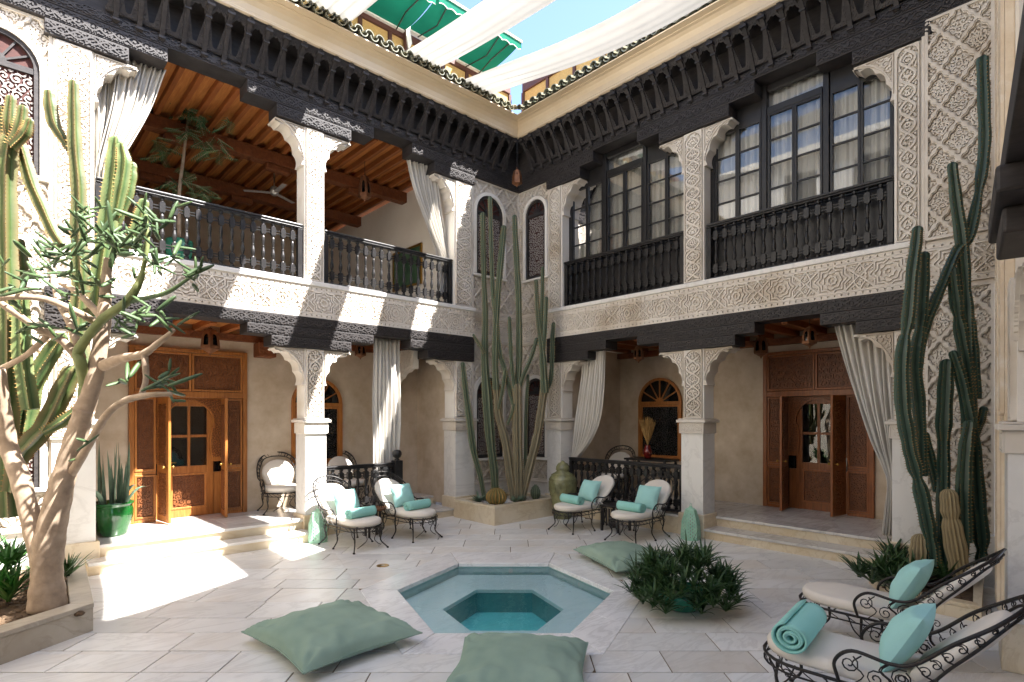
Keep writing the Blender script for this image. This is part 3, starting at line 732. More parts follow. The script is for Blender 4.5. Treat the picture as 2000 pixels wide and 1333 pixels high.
for T, R_, a, b, w0, w1 in ((TL, LW, 7.285, 8.62, 7.38, 8.12), (TR, RW, 8.135, 9.1, 8.24, 8.83), (TL, LW, -1.0, .575, -.32, .46)):
    zs_u = 6.62-(w1-w0)/2; zs_l = 2.80-(w1-w0)/2
    panel(T, R_, a, b, 4.165, 6.9, NB, arch_sdf(w0, w1, 4.95, zs_u))
    arched_window(T, R_, w0, w1, 4.95, zs_u, NB)
    panel(T, R_, a, b, .62, 3.558, NB, arch_sdf(w0, w1, 1.12, zs_l))
    arched_window(T, R_, w0, w1, 1.12, zs_l, NB)
    for z in (1.06, 4.89): wb('window_sill', T, (w0-.1, NB-.02, z), (w1+.1, NB+.10, z+.05), 'stucco_white', R_, bevel=.01)
    wb('moulding', T, (a, -.2, .58), (b, -.03, .62), 'stucco', R_, bevel=.01)
    wb('dado', T, (a, -.4, 0), (b, NB+.02, .58), 'marble_pillar', R_)
# tall lattice panel at the near end of the shaded wing
panel(TR, RW, 1.0, 1.66, 4.165, 6.9, -.03, None, rw=.027, px=.36, py=.46, fill=.08)
panel(TR, RW, 1.0, 1.66, .62, 3.558, -.03, None, rw=.027, px=.36, py=.42, fill=.08)
wb('rope_moulding', TR, (1.66, -.1, .6), (1.70, .02, 6.9), 'stucco', RW, bevel=.012)
wb('dado', TR, (.8, -.4, 0), (1.69, -.01, .6), 'marble_pillar', RW)

# ---------------------------------------------------------------- terraces and steps
def slab(T, root, name, a, b, m='marble_step', bev=.008): return wb(name, T, a, b, m, root, bevel=bev)
TE = thing('terrace', 'raised marble terrace with two cream steps before the sunlit carved door', 'terrace', (3, 9.5, 0), world=True); TE['kind'] = 'structure'; del TE['category']
mk('terrace_base', MB().box((.9, -1.6, 0), (5.62, -.02, .285), TL), 'marble_step', TE)
mk('terrace_base', MB().box((5.622, -1.6, 0), (6.9, -.8, .285), TL), 'marble_step', TE)
mk('terrace_base', MB().box((5.622, -.802, 0), (6.9, -.01, .125), TL), 'marble_step', TE)
mk('terrace_base', MB().box((.9, -.022, 0), (3.74, .29, .125), TL), 'marble_step', TE)
def paving(T, root, u0, u1, n0, n1, z, m, su=.62, sn=.62, name='paving_slab', rot45=False, th=.035):
    nu = max(1, round((u1-u0)/su)); nn = max(1, round((n1-n0)/sn)); g = .002
    for i in range(nu):
        for j in range(nn):
            a = u0+(u1-u0)*i/nu; b = u0+(u1-u0)*(i+1)/nu; c = n0+(n1-n0)*j/nn; d_ = n0+(n1-n0)*(j+1)/nn
            wb(name, T, (a+g, c+g, z-th), (b-g, d_-g, z), m, root, bevel=.003)
paving(TL, TE, .9, 5.62, -1.6, -.30, .32, 'marble_terrace')
paving(TL, TE, .9, 5.62, -.30, .02, .322, 'marble_terrace', su=1.1, sn=.4, name='step_slab', th=.04)
paving(TL, TE, .9, 3.74, .01, .32, .162, 'marble_terrace', su=1.4, sn=.4, name='step_slab', th=.04)
paving(TL, TE, 5.62, 6.9, -1.6, -.79, .322, 'marble_terrace', su=.64, sn=.8, name='step_slab', th=.04)
paving(TL, TE, 5.62, 6.82, -.79, .02, .162, 'marble_terrace', su=.64, sn=.8, name='step_slab', th=.04)
TE2 = thing('terrace', 'raised grey marble terrace with two steps before the shaded carved door', 'terrace', (9.5, 3, 0), world=True); TE2['kind'] = 'structure'; del TE2['category']
mk('terrace_base', MB().box((1.9, -2.3, 0), (8.0, -.37, .285), TR), 'marble_step', TE2)
mk('terrace_base', MB().box((4.85, -.372, 0), (7.95, -.02, .285), TR), 'marble_step', TE2)
mk('terrace_base', MB().box((1.72, -.372, 0), (4.62, .02, .125), TR), 'marble_step', TE2)
paving(TR, TE2, 1.9, 8.0, -2.3, -.72, .32, 'marble_terrace')
paving(TR, TE2, 1.9, 8.0, -.72, -.34, .322, 'marble_terrace', su=1.1, sn=.5, name='step_slab', th=.04)
paving(TR, TE2, 5.0, 7.78, -.34, .02, .322, 'marble_terrace', su=1.0, sn=.5, name='step_slab', th=.04)
paving(TR, TE2, 1.72, 4.62, -.36, .05, .162, 'marble_terrace', su=1.45, sn=.5, name='step_slab', th=.04)

# ---------------------------------------------------------------- ground-floor back walls, ceilings
def back_wall(T, root, n, u0, u1, holes, z0, z1, m='plaster'):
    """wall of boxes round rectangular door holes"""
    mb = MB(); a = u0
    for (h0, h1, hz) in sorted(holes):
        mb.box((a, n-.25, z0), (h0, n, z1), T); mb.box((h0, n-.25, hz), (h1, n, z1), T); a = h1
    mb.box((a, n-.25, z0), (u1, n, z1), T)
    return mk('wall', mb, m, root, fixn=True)
back_wall(TL, LW, -1.40, .6, 7.0, [(1.60, 3.28, 3.06)], .2, 3.62)
back_wall(TR, RW, -2.05, 1.2, 9.4, [(2.76, 4.50, 3.12)], .2, 3.62)
wb('wall', TL, (6.84, -1.65, .2), (7.2, -.365, 3.42), 'plaster', LW); wb('wall', TL, (.60, -1.4, .2), (.98, -.37, 3.42), 'plaster', LW)
wb('wall', TR, (7.80, -2.3, .2), (8.1, -.37, 3.42), 'plaster', RW); wb('wall', TR, (1.72, -2.3, .2), (1.98, -.37, 3.42), 'plaster', RW)
wb('ceiling', TL, (.5, -1.7, 3.5), (7.3, -.34, 3.6), 'cedar', LW); wb('ceiling', TR, (1.6, -2.4, 3.5), (8.2, -.34, 3.6), 'cedar_joist', RW)
for u in [1.2+.42*i for i in range(14)]: wb('ceiling_joist', TL, (u, -1.4, 3.40), (u+.09, -.345, 3.5), 'cedar_joist', LW)
for u in [2.1+.45*i for i in range(13)]: wb('ceiling_joist', TR, (u, -2.05, 3.40), (u+.09, -.345, 3.5), 'cedar_joist', RW)
wb('wall_beam', TL, (.98, -1.4, 3.28), (6.84, -1.30, 3.398), 'cedar_carved', LW); wb('wall_beam', TR, (1.98, -2.05, 3.28), (7.8, -1.93, 3.398), 'cedar_carved', RW)
for u in (3.42,): wb('corbel_block', TL, (u, -1.4, 3.02), (u+.3, -1.1, 3.27), 'cedar_carved', LW, bevel=.02)
# lobed stucco arch at the far end of the sunlit terrace
def lob(x, y):
    r = np.hypot((x-0.0)/.95, (y-1.9)/1.0); th = np.arctan2(y-1.9, x); return np.where(y < 1.9, .0, r-1.0-.03*np.abs(np.sin(th*12)))
mk('inner_arch', MB().relief(lambda x, y: np.minimum(lob(x, y), x+1.2)*30, .02, 1.02, 2.0, 3.30, .02, lambda x, y, h: TL(6.2-h, -.36-x, y), .12), 'stucco', LW)
mk('inner_arch_carving', MB().relief(lambda x, y: np.minimum(scroll(x, y, .12), (lob(x, y)-.05)*30), .02, 1.02, 2.0, 3.30, .013, lambda x, y, h: TL(6.08-h, -.36-x, y), .015), 'stucco', LW)
arched_window(TL, LW, 4.09, 5.08, 1.07, 2.22, -1.40, 'oak', 'wooden arched window behind the sunlit terrace pillar')
arched_window(TR, RW, 6.22, 7.28, 1.05, 2.28, -2.05, 'oak', 'wooden arched window behind the vase of dry grass')
# ---------------------------------------------------------------- carved double doors
def door(T, root, u0, u1, n0, z1, dark, label):
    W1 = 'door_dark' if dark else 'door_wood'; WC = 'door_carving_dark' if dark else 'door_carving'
    z0 = .322; c = (u0+u1)/2; zm = z0+(z1-z0)*.73
    TT = lambda x, y, h: T(x, n0+h, y)
    fr = MB()
    for a, b in ((u0, u0+.07), (u1-.07, u1)): fr.box((a, z0, -.2), (b, z1, .06), TT)
    fr.box((u0+.07, z1-.06, -.2), (u1-.07, z1, .058), TT); fr.box((u0+.07, zm-.05, -.2), (u1-.07, zm+.05, .058), TT)
    d = mk('door', fr, W1, root, bevel=.006, fixn=True, label=label)
    def carved(a, b, y0, y1, h, s=.125, nm='carved_panel', depth=.03):
        e = .035
        mk('panel_frame', MB().ring([(a, y0), (b, y0), (b, y1), (a, y1)], [(a+e, y0+e), (b-e, y0+e), (b-e, y1-e), (a+e, y1-e)], h-.03, h+.022, TT), W1, d, bevel=.006, fixn=True)
        mk(nm, MB().box((a+e, y0+e, h-.04), (b-e, y1-e, h-.012), TT), WC, d, fixn=True)
        mk('panel_carving', MB().relief(lambda x, y: scroll(np.abs(x-(a+b)/2), y-(y0+y1)/2, s), a+e+.01, b-e-.01, y0+e+.01, y1-e-.01, .0105, lambda x, y, hh: TT(x, y, h-.012+hh), .018), WC, d)
    carved(u0+.075, c-.004, zm+.055, z1-.065, .03); carved(c+.004, u1-.075, zm+.055, z1-.065, .03)
    iu0, iu1 = c-.50, c+.50
    for a, b in ((u0+.075, iu0), (iu1, u1-.075)):
        carved(a, b, z0+.06, z0+.75, .02, .08); carved(a, b, z0+.80, zm-.055, .02, .08)
        mk('side_rail', MB().box((a, z0, -.05), (b, z0+.055, .03), TT), W1, d, fixn=True); mk('side_rail', MB().box((a, z0+.753, -.05), (b, z0+.797, .03), TT), W1, d, fixn=True)
    # horseshoe arch board
    R = .36; ac = zm-.5
    def hs(x, y):
        r = np.hypot(x-c, (y-ac)*.92)-R; low = np.abs(x-c)-(R-.02-.04*np.sin(np.clip((ac-y)/.6, 0, 1)*PI)); return np.where(y > ac-.05, r, low)
    mk('arch_board', MB().relief(lambda x, y: np.where(y < ac-.62, -1, hs(x, y))*20, iu0+.002, iu1-.002, z0+.3, zm-.055, .014, lambda x, y, h: TT(x, y, -.10+h), .03), W1, d)
    mk('arch_carving', MB().relief(lambda x, y: np.where(y < ac-.55, -1, np.minimum(scroll(np.abs(x-c), y, .085), (hs(x, y)-.02)*30)), iu0+.02, iu1-.02, z0+.3, zm-.07, .0105, lambda x, y, h: TT(x, y, -.07+h), .01), WC, d)
    # inner glazed door
    gz = zm-.09; lw = .37
    lf = MB()
    for a, b in ((c-lw, c-lw+.1), (c+lw-.1, c+lw)): lf.box((a, z0, -.17), (b, gz, -.125), TT)
    lf.box((c-lw+.1, z0, -.17), (c+lw-.1, z0+.13, -.126), TT); lf.box((c-lw+.1, z0+.72, -.17), (c+lw-.1, z0+.84, -.126), TT); lf.box((c-lw+.1, gz-.1, -.17), (c+lw-.1, gz, -.126), TT)
    lf.box((c-.022, z0+.84, -.165), (c+.022, gz-.1, -.128), TT); zz = (z0+.84+gz-.1)/2
    lf.box((c-lw+.1, zz-.022, -.165), (c-.022, zz+.022, -.129), TT); lf.box((c+.022, zz-.022, -.165), (c+lw-.1, zz+.022, -.129), TT)
    mk('door_leaf', lf, W1, d, bevel=.004, fixn=True)
    for a, b in ((c-lw+.1, c-.022), (c+.022, c+lw-.1)):
        for y0, y1 in ((z0+.84, zz-.022), (zz+.022, gz-.1)): mk('pane', MB().box((a, y0, -.152), (b, y1, -.146), TT), 'window_glass', d)
    carved(c-lw+.1, c+lw-.1, z0+.13, z0+.72, -.14, .1, 'lower_panel')
    for a, b in ((iu0, c-lw-.005), (c+lw+.005, iu1)):
        mk('side_light', MB().box((a, z0+.72, -.165), (b, gz, -.155), TT), 'dark_pane', d); mk('side_board', MB().box((a, z0, -.17), (b, z0+.715, -.14), TT), W1, d, fixn=True)
    hd = MB().box((c-lw+.03, z0+.78, -.124), (c-lw+.075, z0+1.02, -.112), TT); hd.box((c-lw+.045, z0+.90, -.112), (c-lw+.062, z0+.917, -.07), TT); hd.box((c-lw+.045, z0+.90, -.07), (c-lw+.17, z0+.917, -.055), TT)
    mk('handle', hd, 'brass', d, fixn=True)
    # the two open shutters, swung towards the courtyard
    for s, hu in ((-1, iu0+.012), (1, iu1-.012)):
        th = math.radians(82); wd = .46
        def LT(x, y, h, s=s, hu=hu, th=th):   # x along the leaf, h thickness
            return TT(hu-s*x*math.cos(th)-h*math.sin(th)*s, y, .035+x*math.sin(th)-h*math.cos(th))
        sh = mk('shutter', MB().box((0, z0+.02, 0), (wd, zm-.06, .04), LT), W1, d, bevel=.005, fixn=True)
        for hh, sg in ((.04, 1), (0, -1)):
            for y0, y1 in ((z0+.12, z0+.78), (z0+.9, zm-.16)):
                mk('shutter_carving', MB().relief(lambda x, y: scroll(np.abs(x-wd/2), y, .085), .08, wd-.08, y0, y1, .0115, lambda x, y, h: LT(x, y, hh+sg*h), .01), WC, d)
        mk('knob', MB().lathe([(.008, 0), (.008, .03), (.022, .04), (.024, .055), (.012, .068), (0, .07)], 10, T=lambda x, y, z: LT(wd-.06+x, z0+.88+y, -.0-z)), 'brass', d, smooth=True)
        mk('knob', MB().lathe([(.008, 0), (.008, .03), (.022, .04), (.024, .055), (.012, .068), (0, .07)], 10, T=lambda x, y, z: LT(wd-.06+x, z0+.88+y, .04+z)), 'brass', d, smooth=True)
    # dim room behind the glass
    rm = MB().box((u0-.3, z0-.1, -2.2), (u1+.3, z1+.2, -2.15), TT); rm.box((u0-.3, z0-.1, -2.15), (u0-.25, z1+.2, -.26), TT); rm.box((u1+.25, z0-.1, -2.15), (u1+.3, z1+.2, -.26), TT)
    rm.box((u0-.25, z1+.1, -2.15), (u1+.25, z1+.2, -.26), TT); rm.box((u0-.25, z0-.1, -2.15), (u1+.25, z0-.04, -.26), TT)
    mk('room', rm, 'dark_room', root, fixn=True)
    return d
door(TL, LW, 1.575, 3.305, -1.40, 3.09, False, 'sunlit orange cedar door with open carved shutters')
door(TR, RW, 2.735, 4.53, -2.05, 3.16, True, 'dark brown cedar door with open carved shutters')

# ---------------------------------------------------------------- open upper gallery of the sunlit wing
wb('gallery_floor', TL, (.5, -6.3, 3.9), (7.2, -.5, 4.19), 'marble_terrace', LW)
wb('gallery_ceiling', TL, (.3, -6.3, 7.2), (7.4, -.345, 7.26), 'cedar', LW)
for i in range(24): u = .72+.265*i; wb('ceiling_joist', TL, (u, -6.1, 7.09), (u+.075, -.35, 7.197), 'cedar_joist', LW, bevel=.008)
for k, n in enumerate((-2.15, -4.3)):
    o = wb('cross_beam', TL, (.6, n-.14, 6.86), (7.1, n+.08, 7.087), 'cedar_carved', LW, bevel=.01)
    for uu in (2.2, 3.9, 5.6): wb('bracket_block', TL, (uu, n-.12, 6.74), (uu+.45, n+.06, 6.857), 'cedar_carved', o, bevel=.02)
wb('gallery_wall', TL, (.3, -6.3, 4.19), (7.4, -6.1, 7.2), 'plaster', LW)
wb('gallery_wall', TL, (7.0, -6.098, 4.19), (7.26, -.365, 7.078), 'plaster_pale', LW); wb('gallery_wall', TL, (.4, -6.098, 4.19), (.62, -.365, 7.078), 'plaster', LW)
pt = thing('painting', 'dark green framed painting on the upper gallery end wall', 'painting', (6.97, 10.9, 5.2), world=True)
mk('canvas', MB().box((6.975, 10.5, 4.95), (6.99, 11.6, 5.75)), 'painting', pt); mk('frame', MB().ring([(10.45, 4.9), (11.65, 4.9), (11.65, 5.8), (10.45, 5.8)], [(10.5, 4.95), (11.6, 4.95), (11.6, 5.75), (10.5, 5.75)], 6.955, 6.995, lambda a, b, c: (c, a, b)), 'brass', pt, fixn=True)
bn = thing('sofa', 'green upholstered sofa behind the upper gallery balustrade', 'sofa', (3.0, 12.2, 4.19), world=True)
mk('seat', MB().box((2.2, 11.6, 4.25), (4.6, 12.3, 4.62)), 'dark_bench', bn, bevel=.05); mk('backrest', MB().box((2.2, 12.3, 4.25), (4.6, 12.5, 5.05)), 'dark_bench', bn, bevel=.05)
fn_ = thing('ceiling_fan', 'grey ceiling fan with three blades in the upper gallery', 'fan', (4.25, 11.7, 6.55)); fn_.scale = (.8, .8, .8)
mk('motor', MB().lathe([(.0, -.1), (.06, -.1), (.1, -.06), (.1, .06), (.07, .12), (.02, .14), (.02, .58)], 14), 'steel', fn_, smooth=True)
for k in range(3):
    t = k*2*PI/3+.5; b_ = MB().box((.1, -.05, -.01), (.72, .06, .0)); b_.v = [(x*math.cos(t)-y*math.sin(t), x*math.sin(t)+y*math.cos(t), z-.03) for x, y, z in b_.v]; mk('blade', b_, 'iron_grey', fn_)

# ---------------------------------------------------------------- black casement windows of the shaded wing
def casement(T, root, u0, u1, label):
    TT = lambda x, y, h: T(x, -.30+h, y)
    zb = 5.08; zt = 6.62; zc = 6.72; ztr = 7.0
    fr = MB(); w = u1-u0; xs = [u0, u0+w/3, u0+2*w/3, u1]
    fr.box((u0, 4.2, -.05), (u1, zb, .02), TT)                        # apron board behind the balustrade
    for k, x in enumerate(xs): fr.box((x-(0 if k == 0 else .04), zb, -.05), (x+.07 if k == 0 else x+.04, 7.1, .05), TT) if k != 3 else fr.box((x-.07, zb, -.05), (x, 7.1, .05), TT)
    for k in (0, 2): fr.box((xs[k]+.05, zt, -.05), (xs[k+1]-.05, 7.1, .03), TT)
    fr.box((xs[1]+.05, zt+.03, -.05), (xs[2]-.05, zc+.03, .045), TT); fr.box((xs[1]+.05, ztr, -.05), (xs[2]-.05, 7.1, .04), TT)
    win = mk('window', fr, 'black_gloss', root, bevel=.006, fixn=True, label=label)
    mk('transom_pane', MB().box((xs[1]+.05, zc+.03, -.01), (xs[2]-.05, ztr, -.002), TT), 'window_glass', win)
    for k in range(3):
        a, b = xs[k]+(.07 if k == 0 else .05), xs[k+1]-(.07 if k == 2 else .05); top = zt if k != 1 else zt+.03
        for (p, q) in ((a, (a+b)/2), ((a+b)/2, b)):
            e = .032; sash = MB().ring([(p+.003, zb), (q-.003, zb), (q-.003, top), (p+.003, top)], [(p+e, zb+e), (q-e, zb+e), (q-e, top-e), (p+e, top-e)], -.02, .035, TT)
            hh = (top-zb-2*e)/4
            for r in range(1, 4): sash.box((p+e, zb+e+hh*r-.011, -.01), (q-e, zb+e+hh*r+.011, .025), TT)
            mk('sash', sash, 'black_gloss', win, fixn=True)
            for r in range(4): mk('pane', MB().box((p+e, zb+e+hh*r+.014*(r > 0), .002+.0004*r), (q-e, zb+e+hh*(r+1)-.014*(r < 3), .007+.0004*r), TT), 'window_glass', win)
    return win
casement(TR, RW, 2.0, 4.65, 'black casement window nearer the near lattice panel'); casement(TR, RW, 5.02, 7.77, 'black casement window nearer the corner')
wb('room_wall', TR, (1.4, -3.6, 4.1), (8.2, -3.5, 7.2), 'plaster_pale', RW); wb('room_floor', TR, (1.4, -3.5, 4.0), (8.2, -.36, 4.19), 'cedar', RW)
wb('room_ceiling', TR, (1.4, -3.5, 7.1), (8.2, -.345, 7.25), 'plaster_pale', RW)
for u in (1.4, 4.75, 8.1): wb('room_partition', TR, (u, -3.5, 4.19), (u+.15, -.36, 7.1), 'plaster_pale', RW)
def drape(name, fn, nu, nv, label, cat='curtain', m='curtain', group=None):
    o = mk(name, MB().grid(fn, nu, nv), m, smooth=True)
    b = o.modifiers.new('thick', 'SOLIDIFY'); b.thickness = .006
    return tag(o, label, cat, group)
for (a, b, lb) in ((2.02, 3.33, 'cream drape behind the near black casement, nearer side'), (3.335, 4.63, 'cream drape behind the near black casement, farther side'), (5.04, 6.39, 'cream drape behind the corner casement, nearer side'), (6.395, 7.75, 'cream drape behind the corner casement, farther side')):
    drape('window_drape', lambda s, t, a=a, b=b: TR(a+(b-a)*s, -.40+.03*math.sin(s*58+math.sin(s*9)*2)+.01*math.sin(s*131), 4.25+2.8*t), 150, 4, lb)

# ---------------------------------------------------------------- balustrades of turned black wood
def baluster_mesh(h, w=.042):
    mb = MB(); P = [(.9, 0), (.9, .04), (.55, .055), (.9, .075), (.9, .085), (.5, .10)]
    P += [(.5, .23), (.62, .25), (.45, .27), (.7, .30), (.95, .36), (.9, .40), (.55, .47), (.5, .49), (.78, .50), (.5, .515), (.55, .54), (.8, .62), (.75, .68), (.45, .72), (.65, .74), (.5, .76), (.5, .9), (.9, .915), (.9, .925), (.55, .945), (.9, .96), (.9, 1)]
    mb.lathe([(r*w*.78, z*h) for r, z in P], 8, ph=PI/8)
    for z in (.165, .83):
        s = w*.98; zz = z*h; q = h*.088; s *= .86
        pts = [(-s, -q*.7), (-s*.75, -q), (s*.75, -q), (s, -q*.7), (s, q*.7), (s*.75, q), (-s*.75, q), (-s, q*.7)]
        mb.prism(pts, -s*.8, s*.8, lambda x, y, d_: (x, d_, zz+y))
        for dz in (-.02, .02): mb.box((-.0775, -.009, zz+dz-.007), (.0775, .009, zz+dz+.007))
    me = bpy.data.meshes.new('baluster'); me.from_pydata(mb.v, [], mb.f); me.materials.append(MATS['black_gloss']); me.update(); return me
BAL_U, BAL_D = baluster_mesh(.80), baluster_mesh(.66, .05)
def balustrade(T, u0, u1, n, z0, z1, me, rot, label, sp=.155, ends=(1, 1)):
    t = thing('balustrade', label, 'balustrade', T((u0+u1)/2, n, z0), world=True)
    wb('bottom_rail', T, (u0, n-.045, z0), (u1, n+.045, z0+.05), 'black_gloss', t, bevel=.01)
    tr = MB().box((u0, n-.05, z1-.07), (u1, n+.05, z1-.04), T); tr.box((u0, n-.035, z1-.04), (u1, n+.06, z1), T); mk('top_rail', tr, 'black_gloss', t, bevel=.012, fixn=True)
    a, b = u0, u1
    if ends[0]: wb('post', T, (u0, n-.04, z0+.052), (u0+.075, n+.04, z1-.072), 'black_gloss', t, bevel=.006); a += .075
    if ends[1]: wb('post', T, (u1-.075, n-.04, z0+.052), (u1, n+.04, z1-.072), 'black_gloss', t, bevel=.006); b -= .075
    k = round((b-a)/sp)
    for i in range(k):
        o = link('baluster', me, t, loc=T(a+(b-a)*(i+.5)/k, n, z0+.05), rot=rot); o.scale.z = (z1-.07-z0-.05)/(.80 if me is BAL_U else .66)
    return t
balustrade(TL, 1.02, 3.76, -.12, 4.2, 5.12, BAL_U, 0, 'sunlit black upstairs balustrade behind the tree-like euphorbia')
balustrade(TL, 4.13, 6.80, -.12, 4.2, 5.12, BAL_U, 0, 'sunlit black upstairs balustrade nearer the corner cacti')
balustrade(TR, 2.02, 4.63, -.12, 4.2, 5.13, BAL_U, PI/2, 'shaded black balustrade under the near casement window')
balustrade(TR, 5.04, 7.75, -.12, 4.2, 5.13, BAL_U, PI/2, 'shaded black balustrade under the corner casement window')
lb_ = balustrade(TL, 4.13, 5.46, -.10, .34, 1.14, BAL_D, 0, 'low black balustrade with ball-topped newel behind two sunlit loungers', sp=.15, ends=(1, 0))
nw = MB().box((5.47, -.19, .323), (5.63, -.03, 1.17), TL); mk('newel_post', nw, 'black_gloss', lb_, bevel=.012, fixn=True)
mk('newel_ball', MB().lathe([(.045, 1.17), (.05, 1.19), (.03, 1.205), (.07, 1.23), (.09, 1.28), (.085, 1.32), (.06, 1.355), (.0, 1.37)], 16, T=lambda x, y, z: TL(5.55+x, -.11+y, z)), 'black_gloss', lb_, smooth=True)
balustrade(TR, 5.04, 7.60, -.10, .34, 1.16, BAL_D, PI/2, 'low black balustrade behind the two shaded loungers and urn', sp=.15)

# ---------------------------------------------------------------- roofs, rooftop screens, awnings, shade sails
wb('roof_deck', TL, (-1.2, -6.5, 8.12), (9.0, .25, 8.2), 'plaster_cove', LW); wb('roof_deck', TR, (.2, -4.0, 8.122), (9.5, .25, 8.198), 'plaster_cove', RW)
wb('attic_wall', TL, (-1.2, -.6, 7.81), (8.55, .19, 8.11), 'plaster_cove', LW); wb('attic_wall', TR, (.2, -.6, 7.81), (9.02, .19, 8.11), 'plaster_cove', RW)
def screen(T, u0, u1, n, z1, thick, label, wavy, step=.62):
    t = thing('roof_screen', label, 'fence', T((u0+u1)/2, n, 8.2), world=True)
    wb('top_rail', T, (u0, n-.06, z1-thick), (u1, n+.06, z1), 'brown_paint', t, bevel=.008); wb('bottom_rail', T, (u0, n-.04, 8.22), (u1, n+.04, 8.3), 'brown_paint', t)
    k = round((u1-u0)/step)
    for i in range(k+1):
        u = u0+(u1-u0)*i/k; wb('post', T, (u-.035, n-.05, 8.302), (u+.035, n+.05, z1-thick-.002), 'brown_paint', t)
        if i < k: wb('straw_panel', T, (u+.036, n-.012, 8.302), (u+(u1-u0)/k-.036, n+.012, z1-thick-.002), 'straw', t)
    if wavy:
        mk('corrugated_edge', MB().relief(lambda x, y: (z1+.05+.035*np.abs(np.sin(x*PI/.16))-y), u0, u1, z1+.002, z1+.12, .016, lambda x, y, h: T(x, n-.03+h, y), .08), 'brown_paint', t)
    return t
screen(TL, 2.4, 8.35, -.1, 9.14, .13, 'brown rooftop screen of straw panels below the green awnings', False)
screen(TR, 3.0, 8.9, -.05, 9.30, .24, 'brown rooftop screen with corrugated top edge above the shaded wing', True, .72)
def awning(u0, u1, label, zb=9.12, out=1.0, zf=9.22):
    t = thing('awning', label, 'awning', TL((u0+u1)/2, 0, zb), world=True)
    mk('canopy', MB().grid(lambda s, q: TL(u0+(u1-u0)*s, -.02+out*q, zb+(zf-zb)*q-.05*math.sin(PI*q)), 8, 8), 'awning', t, smooth=True)
    val = lambda x, y: np.minimum(zf-.0-y, y-(zf-.17+.035*np.abs(np.cos(x*PI/.2))))
    mk('valance', MB().relief(val, u0, u1, zf-.2, zf+.002, .02, lambda x, y, h: TL(x, out-.02+h, y), .008), 'awning', t)
    pip = bez([TL(u, out-.012, zf-.168+.035*abs(math.cos(u*PI/.2))) for u in np.arange(u0, u1, .02)], 1); mk('piping', MB().tube(pip, .007, 4), 'sail', t)
    mk('front_bar', MB().bar(TL(u0, out, zf+.01), TL(u1, out, zf+.01), .03), 'stucco_white', t); mk('cassette', MB().box((u0, -.08, zb-.03), (u1, .02, zb+.03), TL), 'stucco_white', t)
    for u, s in ((u0+.2, 1), (u1-.2, -1)): mk('folding_arm', MB().tube([TL(u, .02, zb-.08), TL(u+s*.10, out*.5, zb-.06), TL(u+s*.02, out-.03, zf-.05)], .012, 6), 'iron', t)
awning(3.4, 5.65, 'green scalloped awning leftmost over the rooftop screen'); awning(5.72, 6.75, 'green scalloped awning half hidden by the middle sail', zb=9.2, zf=9.3); awning(6.86, 7.6, 'green scalloped awning nearest the roof corner', zb=9.12, out=1.1, zf=9.25)
for (u, lb) in ((5.685, 'white awning bracket post between two green awnings'), (7.75, 'white bracket post at the roof corner')):
    t = thing('awning_post', lb, 'post', TL(u, -.02, 8.2), world=True); mk('post', MB().box((u-.05, -.03, 8.2), (u+.05, .05, 9.3), TL), 'brown_paint' if u < 6 else 'stucco_white', t)
    mk('bracket_plate', MB().prism([(u-.07, 9.32), (u+.06, 9.3), (u+.03, 9.1), (u+.07, 8.9), (u, 8.75), (u-.04, 8.95)], .052, .08, lambda a, b, c: TL(a, c, b)), 'stucco_white', t, fixn=True)
def sail(u0, u1, label, wide=.02, seed=0, zr=8.35, skew=0.0):
    def fn(s, t):
        y = 8.40-t*7.6; g = max(0, 1-t*5)+max(0, t*5-4); ww = wide*math.sin(PI*min(1, t*1.0))**.5
        a = u0-ww; b = u1+ww
        z = 8.27-.42*math.sin(PI*t)+(zr-8.27)*t+(.03*g+.004)*math.sin(s*26+seed+math.sin(t*6)*.6)+.06*math.sin(s*PI)*-1*(1-g)
        return (a+(b-a)*s+.03*math.sin(t*9+seed)+skew*t, y, z)
    o = mk('shade_sail', MB().grid(fn, 44, 60), 'sail', smooth=True); return tag(o, label, 'shade sail', 'white shade sails across the courtyard')
sail(3.45, 4.24, 'white cloth shade sail leftmost of the three overhead', seed=0, skew=-.55); sail(5.26, 5.92, 'white cloth shade sail in the middle of the three overhead', seed=2); sail(6.48, 7.16, 'white cloth shade sail rightmost, nearest the roof corner', seed=4, skew=.6)

# ---------------------------------------------------------------- the near wing behind the camera, seen edge-on at the right
ex, ey = -.98893, -.14834
TB = lambda u, n, z: (8.55+ex*u+ey*n, 1.0+ey*u-ex*n, z)
BW = thing('gallery_wing', 'near wing seen edge-on at the right edge with a marble pilaster', 'building', (6.1, .6, 0), world=True)
wb('wall', TB, (.02, -.5, 0), (2.25, -.06, 8.0), 'plaster_pale', BW); wb('jamb', TB, (.04, -.06, .05), (.55, -.02, 8.0), 'stucco_white', BW, bevel=.01)
wb('carved_jamb', TB, (.75, -.06, .05), (1.3, .0, 8.0), 'stucco_weathered', BW, bevel=.01)
mk('jamb_carving', MB().relief(pat_fill(.75, 1.3, .1, 7.8, .13, .03), .75, 1.3, .1, 7.8, .02, lambda x, y, h: TB(x, h, y), .025), 'stucco_weathered', BW)
wb('carved_jamb', TB, (1.75, -.06, 1.95), (2.2, .01, 8.0), 'stucco_weathered', BW, bevel=.01)
mk('jamb_carving', MB().relief(pat_fill(1.75, 2.2, 2.0, 7.8, .13, .03), 1.75, 2.2, 2.0, 7.8, .02, lambda x, y, h: TB(x, .01+h, y), .025), 'stucco_weathered', BW)
pillar(TB, BW, 2.3, 2.7, (1,), upper=False)
